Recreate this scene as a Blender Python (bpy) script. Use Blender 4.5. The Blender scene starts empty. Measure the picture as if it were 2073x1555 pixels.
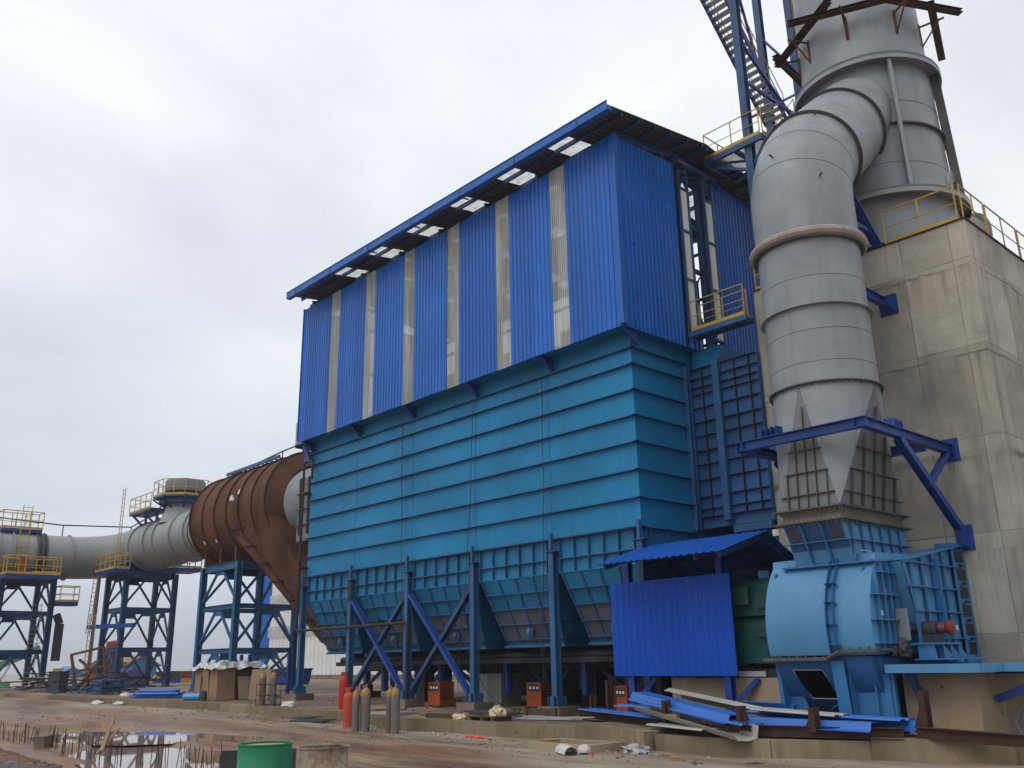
import bpy, bmesh, math, random
from mathutils import Vector, Matrix, noise as mnoise
R = math.radians
random.seed(7)
scene = bpy.context.scene
COL = scene.collection

# ------------------------------------------------------------------ camera
cam_d = bpy.data.cameras.new('camera'); cam = bpy.data.objects.new('camera', cam_d); COL.objects.link(cam)
_yaw, _pit, _rol = R(42.64), R(17.125), R(-1.08)
_f = Vector((-math.cos(_yaw)*math.cos(_pit), math.sin(_yaw)*math.cos(_pit), math.sin(_pit)))
_r = Vector((math.sin(_yaw), math.cos(_yaw), 0)); _u = _r.cross(_f)
_r2 = _r*math.cos(_rol) + _u*math.sin(_rol); _u2 = -_r*math.sin(_rol) + _u*math.cos(_rol)
m = Matrix((_r2, _u2, -_f)).transposed().to_4x4(); m.translation = Vector((0, 0, 2.0))
cam.matrix_world = m
cam_d.sensor_width = 36.0; cam_d.lens = 1825.0/2073*36; cam_d.clip_start = .1; cam_d.clip_end = 5000
scene.camera = cam

# ------------------------------------------------------------------ sky (overcast) and sun
SUN_EL, SUN_AZ = R(52), R(178)          # behind the photographer, very soft
w = bpy.data.worlds.new('World'); scene.world = w; w.use_nodes = True
nt = w.node_tree; N = nt.nodes; L = nt.links; N.clear()
def nd(nodes, t, **k):
    n = nodes.new(t)
    for a, b in k.items(): setattr(n, a, b)
    return n
out = nd(N, 'ShaderNodeOutputWorld'); bg = nd(N, 'ShaderNodeBackground'); bg.inputs[1].default_value = .1
sky = nd(N, 'ShaderNodeTexSky', sky_type='NISHITA'); sky.sun_disc = False
sky.sun_elevation = SUN_EL; sky.sun_rotation = SUN_AZ; sky.air_density = 1.5; sky.dust_density = 4
tc = nd(N, 'ShaderNodeTexCoord'); mp = nd(N, 'ShaderNodeMapping'); mp.inputs['Scale'].default_value = (1, 1, 2.2)
L.new(tc.outputs['Generated'], mp.inputs[0])
n1 = nd(N, 'ShaderNodeTexNoise'); n1.inputs['Scale'].default_value = 1.7; n1.inputs['Detail'].default_value = 5; n1.inputs['Roughness'].default_value = .45
n1.inputs['Distortion'].default_value = .35
L.new(mp.outputs[0], n1.inputs['Vector'])
rp = nd(N, 'ShaderNodeValToRGB'); rp.color_ramp.elements[0].position = .36; rp.color_ramp.elements[1].position = .60
rp.color_ramp.elements[0].color = (7.0, 7.25, 8.05, 1); rp.color_ramp.elements[1].color = (9.8, 10.1, 10.3, 1)
L.new(n1.outputs['Fac'], rp.inputs[0])
sx = nd(N, 'ShaderNodeSeparateXYZ'); L.new(tc.outputs['Generated'], sx.inputs[0])
gr = nd(N, 'ShaderNodeValToRGB'); gr.color_ramp.interpolation = 'EASE'
gr.color_ramp.elements[0].position = 0.0; gr.color_ramp.elements[0].color = (.52, .58, .65, 1)
gr.color_ramp.elements[1].position = .42; gr.color_ramp.elements[1].color = (.98, .99, 1, 1)
e = gr.color_ramp.elements.new(.14); e.color = (.74, .78, .83, 1)
e = gr.color_ramp.elements.new(1.0); e.color = (1.2, 1.2, 1.2, 1)
L.new(sx.outputs['Z'], gr.inputs[0])
mu = nd(N, 'ShaderNodeMix', data_type='RGBA', blend_type='MULTIPLY'); mu.inputs['Factor'].default_value = 1
L.new(rp.outputs[0], mu.inputs['A']); L.new(gr.outputs[0], mu.inputs['B'])
mx = nd(N, 'ShaderNodeMix', data_type='RGBA'); mx.inputs['Factor'].default_value = .94
dt = nd(N, 'ShaderNodeVectorMath', operation='DOT_PRODUCT'); L.new(tc.outputs['Generated'], dt.inputs[0]); dt.inputs[1].default_value = (-.66, -.55, 0)   # cloud deck is thinner to the front left
d1 = nd(N, 'ShaderNodeMath', operation='MULTIPLY_ADD'); L.new(dt.outputs['Value'], d1.inputs[0]); d1.inputs[1].default_value = .08; d1.inputs[2].default_value = .98
m3 = nd(N, 'ShaderNodeVectorMath', operation='SCALE'); L.new(mu.outputs['Result'], m3.inputs[0]); L.new(d1.outputs[0], m3.inputs['Scale'])
L.new(sky.outputs[0], mx.inputs['A']); L.new(m3.outputs[0], mx.inputs['B'])
L.new(mx.outputs['Result'], bg.inputs[0]); L.new(bg.outputs[0], out.inputs[0])
sd = bpy.data.lights.new('sun', 'SUN'); sd.energy = .85; sd.angle = R(35); sd.color = (1, .97, .92)
so = bpy.data.objects.new('sun', sd); COL.objects.link(so)
_sd = Vector((math.sin(SUN_AZ)*math.cos(SUN_EL), math.cos(SUN_AZ)*math.cos(SUN_EL), math.sin(SUN_EL)))
so.rotation_euler = _sd.to_track_quat('Z', 'Y').to_euler()
vs = scene.view_settings; vs.view_transform = 'Standard'; vs.look = 'None'; vs.exposure = .08; vs.gamma = 1

# ------------------------------------------------------------------ materials
def newmat(name):
    m = bpy.data.materials.new(name); m.use_nodes = True
    t = m.node_tree; p = t.nodes['Principled BSDF']
    return m, t, p
def noise(t, scale, detail=4, rough=.55, vec=None, dist=0):
    n = nd(t.nodes, 'ShaderNodeTexNoise'); n.inputs['Scale'].default_value = scale
    n.inputs['Detail'].default_value = detail; n.inputs['Roughness'].default_value = rough; n.inputs['Distortion'].default_value = dist
    if vec is not None: t.links.new(vec, n.inputs['Vector'])
    return n.outputs['Fac']
def mapped(t, scale, rot=(0, 0, 0)):
    c = nd(t.nodes, 'ShaderNodeTexCoord'); mp = nd(t.nodes, 'ShaderNodeMapping'); mp.inputs['Scale'].default_value = scale; mp.inputs['Rotation'].default_value = rot
    t.links.new(c.outputs['Object'], mp.inputs[0]); return mp.outputs[0]
def ramp(t, fac, a, b, ca=(0, 0, 0, 1), cb=(1, 1, 1, 1)):
    r = nd(t.nodes, 'ShaderNodeValToRGB'); e = r.color_ramp.elements
    e[0].position = a; e[1].position = b; e[0].color = ca; e[1].color = cb
    t.links.new(fac, r.inputs[0]); return r.outputs[0]
def mix(t, fac, a, b, mode='MIX'):
    n = nd(t.nodes, 'ShaderNodeMix', data_type='RGBA', blend_type=mode)
    for k, v in (('Factor', fac), ('A', a), ('B', b)):
        i = n.inputs[k]
        if k == 'Factor': i = n.inputs[0]
        if isinstance(v, (int, float)): i.default_value = v
        elif isinstance(v, tuple): i.default_value = v if len(v) == 4 else (*v, 1)
        else: t.links.new(v, i)
    return n.outputs['Result']
def bump(t, p, h, strength=.2, dist=.02):
    b = nd(t.nodes, 'ShaderNodeBump'); b.inputs['Strength'].default_value = strength; b.inputs['Distance'].default_value = dist
    t.links.new(h, b.inputs['Height']); t.links.new(b.outputs[0], p.inputs['Normal'])
def sc(c, k): return tuple(min(1, x*k) for x in c)
def math_(t, op, a, b=None):
    n = nd(t.nodes, 'ShaderNodeMath', operation=op)
    for i, v in enumerate((a, b)):
        if v is None: continue
        if isinstance(v, (int, float)): n.inputs[i].default_value = v
        else: t.links.new(v, n.inputs[i])
    return n.outputs[0]
def paint(name, col, rough=.5, var=.28, streak=.35, rust=0, rcol=(.16, .06, .03), dirt=(.10, .075, .055), dirtamt=.25, metal=0, scale=.8, bmp=.06, spec=.4, sheet=0):
    m, t, p = newmat(name)
    o = mapped(t, (1, 1, 1)); s = mapped(t, (5, 5, .3)); s2 = mapped(t, (14, 14, .5))
    c = mix(t, ramp(t, noise(t, scale, 6, vec=o), .3, .7), (*sc(col, 1-var), 1), (*sc(col, 1+var), 1))
    c = mix(t, math_(t, 'MULTIPLY', ramp(t, noise(t, 1, 4, vec=s), .5, .75), streak), c, (*sc(col, .55), 1))
    c = mix(t, math_(t, 'MULTIPLY', ramp(t, noise(t, 1, 5, vec=s2), .58, .8), dirtamt), c, (*dirt, 1))
    if sheet:
        x = nd(t.nodes, 'ShaderNodeSeparateXYZ'); t.links.new(o, x.inputs[0]); wn = nd(t.nodes, 'ShaderNodeTexWhiteNoise', noise_dimensions='1D')
        t.links.new(math_(t, 'FLOOR', math_(t, 'DIVIDE', math_(t, 'ADD', x.outputs[0], x.outputs[1]), sheet)), wn.inputs['W'])
        c = mix(t, 1.0, c, ramp(t, wn.outputs['Value'], 0, 1, (.80, .83, .86, 1), (1.12, 1.1, 1.08, 1)), 'MULTIPLY')
    if rust:
        c = mix(t, ramp(t, noise(t, scale*1.6, 9, .68, vec=o), .72-rust*.3, .8-rust*.25), c, (*rcol, 1))
    t.links.new(c, p.inputs['Base Color'])
    fine = noise(t, 22, 5, vec=o)
    t.links.new(ramp(t, noise(t, 2.2, 6, vec=o), .3, .75, (rough*.75,)*3+(1,), (min(1, rough*1.35),)*3+(1,)), p.inputs['Roughness'])
    p.inputs['Metallic'].default_value = metal; p.inputs['Specular IOR Level'].default_value = spec
    if bmp: bump(t, p, math_(t, 'ADD', math_(t, 'MULTIPLY', fine, .25), noise(t, 1.7, 3, vec=o)), bmp, .05)
    return m
M = {}
M['clad'] = paint('blue_cladding', (.008, .124, .50), .34, .12, .14, dirtamt=.10, scale=.45, spec=.4, sheet=.82, bmp=.2)
M['clad_end'] = M['clad']
M['screen'] = paint('deep_royal_sheet', (.004, .065, .42), .4, .08, .08, dirtamt=.06, scale=.5, spec=.22, bmp=.12)
M['trim'] = paint('blue_trim', (.010, .115, .44), .4, .12, .2)
M['teal'] = paint('teal_paint', (.007, .195, .40), .5, .2, .38, dirtamt=.34, dirt=(.03, .10, .15), scale=.35, spec=.3, bmp=.3)
M['hop'] = paint('hopper_paint', (.009, .165, .33), .55, .2, .3, rust=.2, rcol=(.16, .13, .12), dirtamt=.25, scale=.5)
M['hopgrey'] = paint('hopper_primer', (.10, .105, .12), .6, .25, .4, rust=.35, rcol=(.02, .13, .30), dirtamt=.4, scale=.5)
M['steel'] = paint('blue_steel', (.02, .068, .17), .45, .25, .35, rust=.08, dirtamt=.25)
M['steel2'] = paint('weathered_blue_steel', (.024, .105, .235), .5, .25, .4, rust=.1, dirtamt=.3)
M['deep'] = paint('deep_blue_steel', (.009, .046, .235), .42, .22, .3, dirtamt=.15)
M['duct'] = paint('rusting_blue_panel', (.012, .085, .235), .55, .35, .35, rust=.45, rcol=(.085, .06, .05), dirtamt=.3, scale=.5)
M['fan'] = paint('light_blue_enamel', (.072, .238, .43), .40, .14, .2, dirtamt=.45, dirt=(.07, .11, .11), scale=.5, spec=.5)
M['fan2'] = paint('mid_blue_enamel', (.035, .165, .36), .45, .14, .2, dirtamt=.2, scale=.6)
M['fanshade'] = paint('shaded_blue_enamel', (.020, .105, .25), .45, .15, .25, dirtamt=.3, scale=.6)  # fan enamel darkened, shade of the downward faces put into the colour
M['fanrust'] = paint('primed_rusty_blue', (.03, .10, .26), .5, .2, .3, rust=.75, rcol=(.10, .055, .05), scale=.9)
M['grey'] = paint('grey_enamel', (.25, .271, .288), .42, .17, .28, dirtamt=.28, dirt=(.14, .135, .125), scale=.9, bmp=.12)
M['grey2'] = paint('grey_primer_panel', (.165, .17, .168), .6, .16, .25, dirtamt=.25, dirt=(.14, .13, .12), scale=.7)
M['greydark'] = paint('grey_flange', (.085, .085, .083), .6, .2, .3, rust=.2)
M['greyfar'] = paint('weathered_grey_duct', (.27, .285, .285), .55, .12, .25, dirtamt=.2, dirt=(.22, .22, .2), scale=.3)
M['fabric'] = paint('grey_brown_fabric', (.17, .145, .115), .85, .2, .3, dirtamt=.3, scale=2)
M['bead'] = paint('tan_fabric_bead', (.33, .29, .25), .8, .15, .3, dirtamt=.35, dirt=(.12, .08, .06), scale=2)
M['rust'] = paint('rusted_plate', (.105, .044, .027), .8, .45, .4, rust=.25, rcol=(.10, .035, .022), dirtamt=.4, dirt=(.06, .03, .025), scale=.6, bmp=.12, spec=.2)
M['rebar'] = paint('rebar_steel', (.05, .026, .02), .8, .3, .3)
M['rustbeam'] = paint('rusted_beam', (.062, .032, .025), .8, .3, .4, dirtamt=.3, scale=1.5, spec=.2)
M['yellow'] = paint('yellow_rail_paint', (.52, .33, .035), .5, .25, .3, rust=.2, rcol=(.18, .10, .05), scale=2.5)
M['yellowold'] = paint('faded_yellow_rail', (.42, .26, .12), .6, .3, .35, rust=.35, rcol=(.2, .09, .06), scale=2.5)
M['black'] = paint('black_pipe', (.018, .018, .02), .5, .3, .2)
M['dark'] = paint('dark_steel', (.035, .038, .045), .6, .3, .3)
M['roof'] = paint('roof_sheet', (.12, .105, .092), .5, .18, .3, rust=.3, rcol=(.07, .045, .035), scale=.7)
M['roofblue'] = paint('blue_roof_sheet', (.010, .105, .48), .38, .12, .15, dirtamt=.15)
M['white'] = paint('white_panel', (.72, .72, .70), .5, .08, .1, dirtamt=.15, dirt=(.4, .38, .33))
M['galv'] = paint('galvanised_sheet', (.42, .43, .42), .4, .18, .2, metal=.3, dirtamt=.25, dirt=(.25, .22, .19))
M['green_m'] = paint('green_enamel', (.004, .06, .052), .45, .2, .25, dirtamt=.2)
M['orange'] = paint('orange_enamel', (.33, .062, .014), .45, .15, .25, dirtamt=.35, dirt=(.12, .06, .03))
M['redcyl'] = paint('red_enamel', (.40, .030, .015), .45, .15, .3, dirtamt=.25, dirt=(.2, .08, .06), scale=2)
M['redold'] = paint('oxide_red', (.17, .03, .022), .6, .2, .2)
M['holeshade'] = paint('painted_hole_shade', (.004, .004, .005), .95, .1, 0, dirtamt=0, spec=0)  # flat black standing in for the shade inside the fan's hole
M['redcyl2'] = paint('faded_red_enamel', (.50, .065, .032), .55, .18, .35, dirtamt=.3, dirt=(.3, .14, .1), scale=2)
M['oxy'] = paint('grey_brown_cylinder', (.15, .115, .085), .5, .25, .4, dirtamt=.35, scale=2)
M['oxyg'] = paint('grey_cylinder', (.18, .165, .145), .5, .25, .4, dirtamt=.35, scale=2)
M['oxytop'] = paint('ochre_shoulder', (.34, .19, .06), .55, .25, .3, rust=.2, scale=5)
M['brass'] = paint('brass_valve', (.4, .27, .09), .4, .1, .1, metal=.7)
M['wood'] = paint('raw_timber', (.28, .18, .10), .8, .25, .2, scale=3, spec=.2)
M['ply'] = paint('weathered_plywood', (.29, .19, .115), .8, .2, .35, dirtamt=.35, dirt=(.12, .07, .04), scale=1.6, spec=.2)
M['plydark'] = paint('dark_plywood', (.10, .065, .045), .85, .25, .3, scale=1.6, spec=.2)
M['card'] = paint('cardboard', (.30, .22, .15), .85, .15, .2, scale=2, spec=.2)
M['foil'] = paint('silver_sheeting', (.55, .55, .55), .35, .2, .2, metal=.5, scale=3)
M['plastic'] = paint('cream_plastic', (.55, .45, .26), .5, .15, .1, dirtamt=.2, scale=4)
M['sack'] = paint('white_sack', (.55, .53, .49), .7, .1, .1, dirtamt=.3, dirt=(.4, .3, .2), scale=3)
M['cloth'] = paint('grey_rag', (.35, .33, .36), .9, .4, .2, scale=9)
M['redrag'] = paint('red_plastic', (.62, .08, .05), .6, .3, .1, scale=6)
M['bluesheet'] = paint('bright_blue_sheet', (.018, .125, .46), .36, .12, .12, dirtamt=.15, scale=.9, spec=.5)
M['beige'] = paint('grey_beige_sheet', (.36, .34, .29), .45, .12, .2, dirtamt=.2, scale=1.2)
M['bluepipe'] = paint('bright_blue_pipe', (.03, .15, .55), .4, .15, .15, scale=2)
M['bluetank'] = paint('sky_blue_tank', (.08, .32, .62), .4, .1, .15, scale=2)
M['gdrum'] = paint('green_drum_paint', (.012, .20, .09), .42, .12, .25, rust=.16, rcol=(.25, .30, .24), dirtamt=.2, scale=4)
M['odrum'] = paint('weathered_drum', (.33, .28, .21), .75, .3, .5, rust=.8, rcol=(.16, .085, .05), dirtamt=.5, dirt=(.07, .05, .04), scale=1.6)
M['contred'] = paint('red_container', (.24, .045, .04), .6, .15, .2)
M['farblue'] = paint('far_blue_sheet', (.06, .20, .40), .6, .15, .2)
M['farpurple'] = paint('purple_blue_tarpaulin', (.05, .05, .16), .7, .2, .2)
M['fargreen'] = paint('pale_green_paint', (.10, .22, .13), .6, .2, .2)
M['mach'] = paint('machine_yellow', (.45, .24, .04), .5, .2, .2, dirtamt=.3)
M['skin'] = paint('skin', (.10, .06, .045), .6, .05, 0, dirtamt=0)
M['cloth_d'] = paint('dark_purple_cloth', (.035, .025, .06), .9, .2, 0)
M['leaf'] = paint('foliage', (.045, .075, .03), .7, .5, 0, dirtamt=0, scale=2)
M['bark'] = paint('bark', (.09, .07, .05), .9, .3, .2)
M['paper'] = paint('paper_tag', (.7, .7, .66), .7, .05, .05)

def concrete(name, col=(.44, .42, .355), grid=True, stain=.75, moss=0, gs=(1.35, 2.45), clay=.28):
    m, t, p = newmat(name)
    o = mapped(t, (1, 1, 1)); s = mapped(t, (2.2, 2.2, .16))
    c = mix(t, ramp(t, noise(t, .55, 7, .6, vec=o), .3, .7), (*sc(col, .60), 1), (*sc(col, 1.24), 1))
    c = mix(t, math_(t, 'MULTIPLY', ramp(t, noise(t, 3.2, 8, .7, vec=o), .55, .75), .35), c, (*sc(col, .5), 1))
    c = mix(t, math_(t, 'MULTIPLY', ramp(t, noise(t, .28, 4, vec=o), .5, .68), clay), c, (.36, .245, .165, 1))
    c = mix(t, math_(t, 'MULTIPLY', ramp(t, noise(t, 1.0, 6, .62, vec=s), .52, .74), stain), c, (*sc(col, .42), 1))
    v = nd(t.nodes, 'ShaderNodeTexVoronoi'); v.inputs['Scale'].default_value = 1.75; v.inputs['Randomness'].default_value = .35; t.links.new(o, v.inputs['Vector'])
    c = mix(t, ramp(t, v.outputs['Distance'], .05, .085, (.8, .8, .8, 1), (0, 0, 0, 1)), c, (.07, .06, .05, 1))
    if moss: c = mix(t, math_(t, 'MULTIPLY', ramp(t, noise(t, 1.3, 6, vec=s), .45, .7), moss), c, (.14, .11, .045, 1))
    h = noise(t, 7, 7, vec=o)
    if grid:
        x = nd(t.nodes, 'ShaderNodeSeparateXYZ'); t.links.new(o, x.inputs[0])
        cb = nd(t.nodes, 'ShaderNodeCombineXYZ'); t.links.new(math_(t, 'ADD', math_(t, 'ADD', x.outputs[0], x.outputs[1]), .55), cb.inputs[0])
        wob = math_(t, 'MULTIPLY', math_(t, 'SUBTRACT', noise(t, 1.1, 5, vec=o), .5), .05)
        zz = math_(t, 'ADD', x.outputs[2], wob); t.links.new(zz, cb.inputs[1])
        br = nd(t.nodes, 'ShaderNodeTexBrick'); br.offset = 0; br.inputs['Scale'].default_value = 1
        br.inputs['Brick Width'].default_value = gs[0]; br.inputs['Row Height'].default_value = gs[1]; br.inputs['Mortar Size'].default_value = .014; br.inputs['Mortar Smooth'].default_value = .4
        br.inputs['Color1'].default_value = (.80, .79, .76, 1); br.inputs['Color2'].default_value = (1.12, 1.12, 1.12, 1); br.inputs['Mortar'].default_value = (1, 1, 1, 1)
        t.links.new(cb.outputs[0], br.inputs['Vector'])
        c = mix(t, 1.0, c, br.outputs['Color'], 'MULTIPLY')
        msk = math_(t, 'MULTIPLY', br.outputs['Fac'], ramp(t, noise(t, .9, 4, vec=o), .25, .6))
        c = mix(t, math_(t, 'MULTIPLY', msk, .75), c, (.085, .07, .055, 1))
        # ragged pour joints at two heights, with dirt hanging below them
        for zc, wd, rag in ((12.1, .03, .5), (6.9, .10, .35), (9.6, .03, .22), (4.5, .06, .4)):
            wz = math_(t, 'MULTIPLY', math_(t, 'SUBTRACT', noise(t, 1.4, 8, .65, vec=o), .5), rag)
            d = math_(t, 'ABSOLUTE', math_(t, 'SUBTRACT', math_(t, 'ADD', x.outputs[2], wz), zc))
            k = math_(t, 'MULTIPLY', ramp(t, d, wd*.4, wd*1.6, (1, 1, 1, 1), (0, 0, 0, 1)), ramp(t, noise(t, .7, 4, vec=o), .38, .6))
            c = mix(t, math_(t, 'MULTIPLY', k, .7), c, (.085, .07, .055, 1))
            below = math_(t, 'SUBTRACT', zc, x.outputs[2])          # drips that start at the joint
            run = math_(t, 'MULTIPLY', ramp(t, below, 0, .02), ramp(t, below, .1, 1.5, (1, 1, 1, 1), (0, 0, 0, 1)))
            c = mix(t, math_(t, 'MULTIPLY', math_(t, 'MULTIPLY', run, ramp(t, noise(t, 1.7, 6, .6, vec=s), .48, .7)), .6), c, (.10, .082, .062, 1))
        h = math_(t, 'SUBTRACT', h, math_(t, 'MULTIPLY', br.outputs['Fac'], .5))
    t.links.new(c, p.inputs['Base Color']); p.inputs['Roughness'].default_value = .85; p.inputs['Specular IOR Level'].default_value = .25
    bump(t, p, h, .3, .04)
    return m
M['conc'] = concrete('formed_concrete')
M['concped'] = concrete('clay_stained_concrete', (.36, .285, .19), False, .4, .12, clay=.7)
M['curb'] = concrete('mossy_kerb_concrete', (.235, .19, .125), False, .75, .6)
M['slab'] = concrete('site_slab_concrete', (.19, .14, .105), False, .3, 0, clay=.8)
M['foot'] = concrete('footing_concrete', (.17, .135, .11), False, .4, .1, clay=.6)
M['block'] = concrete('grey_block_wall', (.13, .125, .10), True, .3, 0, gs=(.4, .2))

def translucent(name, col, tr=.12, tl=.45):
    m, t, p = newmat(name)
    s = mapped(t, (3, 3, .25)); o = mapped(t, (1, 1, 1))
    z = nd(t.nodes, 'ShaderNodeMapping'); z.inputs['Scale'].default_value = (.15, .15, .9)
    c = nd(t.nodes, 'ShaderNodeTexCoord'); t.links.new(c.outputs['Object'], z.inputs[0])
    base = mix(t, ramp(t, noise(t, 1.2, 5, vec=s), .35, .7), (*sc(col, .7), 1), (*sc(col, 1.15), 1))
    base = mix(t, math_(t, 'MULTIPLY', ramp(t, noise(t, 1.0, 3, vec=z.outputs[0]), .5, .62), .45), base, (.75, .74, .58, 1))
    t.links.new(base, p.inputs['Base Color']); p.inputs['Roughness'].default_value = .3
    T_ = nd(t.nodes, 'ShaderNodeBsdfTranslucent'); t.links.new(base, T_.inputs[0])
    G = nd(t.nodes, 'ShaderNodeBsdfTransparent')
    a = nd(t.nodes, 'ShaderNodeMixShader'); a.inputs[0].default_value = tl; t.links.new(p.outputs[0], a.inputs[1]); t.links.new(T_.outputs[0], a.inputs[2])
    b = nd(t.nodes, 'ShaderNodeMixShader'); b.inputs[0].default_value = tr; t.links.new(a.outputs[0], b.inputs[1]); t.links.new(G.outputs[0], b.inputs[2])
    t.links.new(b.outputs[0], t.nodes['Material Output'].inputs[0])
    return m
M['frp'] = translucent('fibreglass_sheet', (.80, .81, .79), .45, .45)
M['frpw'] = translucent('white_fibreglass_sheet', (.9, .9, .88), .5, .7)

def ground_mat():
    m, t, p = newmat('muddy_ground')
    o = mapped(t, (1, 1, 1)); s = mapped(t, (.22, .9, 1), (0, 0, R(6))); s2 = mapped(t, (.5, 3.2, 1), (0, 0, R(5)))
    x = nd(t.nodes, 'ShaderNodeSeparateXYZ'); t.links.new(o, x.inputs[0])
    red = mix(t, ramp(t, noise(t, 1.3, 8, .62, vec=o), .3, .7), (.145, .060, .033, 1), (.23, .118, .068, 1))
    tan = mix(t, ramp(t, noise(t, 1.1, 8, .62, vec=s2), .3, .7), (.265, .165, .098, 1), (.345, .245, .16, 1))
    pale = mix(t, ramp(t, noise(t, .9, 8, .6, vec=o), .3, .7), (.25, .20, .15, 1), (.36, .31, .24, 1))
    c = mix(t, ramp(t, noise(t, .85, 8, .6, vec=s), .36, .62), red, tan)
    c = mix(t, math_(t, 'MULTIPLY', ramp(t, noise(t, 1.5, 7, .6, vec=s2), .5, .68), .65), c, red)
    # pale trodden strip beside the slab (widens to the right)
    ed = math_(t, 'ADD', math_(t, 'SUBTRACT', x.outputs[1], math_(t, 'MULTIPLY', x.outputs[0], -.012)), math_(t, 'MULTIPLY', math_(t, 'SUBTRACT', noise(t, .55, 7, .62, vec=s), .5), 5.5))
    ed = math_(t, 'ADD', ed, math_(t, 'MULTIPLY', math_(t, 'MAXIMUM', math_(t, 'ADD', x.outputs[0], 17.5), 0), .62))
    c = mix(t, ramp(t, math_(t, 'DIVIDE', ed, 30), .478, .525), c, pale)
    c = mix(t, math_(t, 'MULTIPLY', ramp(t, noise(t, 3.5, 8, .7, vec=o), .62, .78), .5), c, (.12, .075, .05, 1))
    t.links.new(c, p.inputs['Base Color'])
    wet = ramp(t, noise(t, .5, 6, .6, vec=s), .44, .6, (.22, .22, .22, 1), (.85, .85, .85, 1))
    t.links.new(wet, p.inputs['Roughness']); p.inputs['Specular IOR Level'].default_value = .4
    c2 = mix(t, math_(t, 'MULTIPLY', ramp(t, noise(t, .5, 6, .6, vec=s), .44, .6, (1, 1, 1, 1), (0, 0, 0, 1)), .45), c, (.13, .062, .036, 1)); t.links.new(c2, p.inputs['Base Color'])
    bump(t, p, math_(t, 'ADD', noise(t, 6, 9, .7, vec=o), noise(t, 2.2, 6, .6, vec=s2)), .55, .05)
    return m
M['ground'] = ground_mat()
def mound_mat():
    m, t, p = newmat('red_earth_and_gravel')
    o = mapped(t, (1, 1, 1))
    c = mix(t, ramp(t, noise(t, 5, 9, .7, vec=o), .3, .7), (.13, .045, .025, 1), (.30, .12, .07, 1))
    v = nd(t.nodes, 'ShaderNodeTexVoronoi'); v.inputs['Scale'].default_value = 19; t.links.new(o, v.inputs['Vector'])
    g = mix(t, v.outputs['Color'], (.06, .05, .05, 1), (.22, .19, .18, 1))
    c = mix(t, ramp(t, noise(t, 1.6, 5, vec=o), .45, .58), c, g)
    t.links.new(c, p.inputs['Base Color']); p.inputs['Roughness'].default_value = .9
    bump(t, p, math_(t, 'ADD', v.outputs['Distance'], noise(t, 9, 8, .7, vec=o)), .9, .06)
    return m
M['mound'] = mound_mat()
def water_mat():
    m, t, p = newmat('muddy_water')
    o = mapped(t, (1, 1, 1))
    p.inputs['Base Color'].default_value = (.33, .23, .17, 1); p.inputs['Roughness'].default_value = .02
    p.inputs['IOR'].default_value = 1.4; p.inputs['Specular IOR Level'].default_value = .6
    bump(t, p, noise(t, 3, 3, vec=o), .012, .02)
    return m
M['water'] = water_mat()

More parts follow.
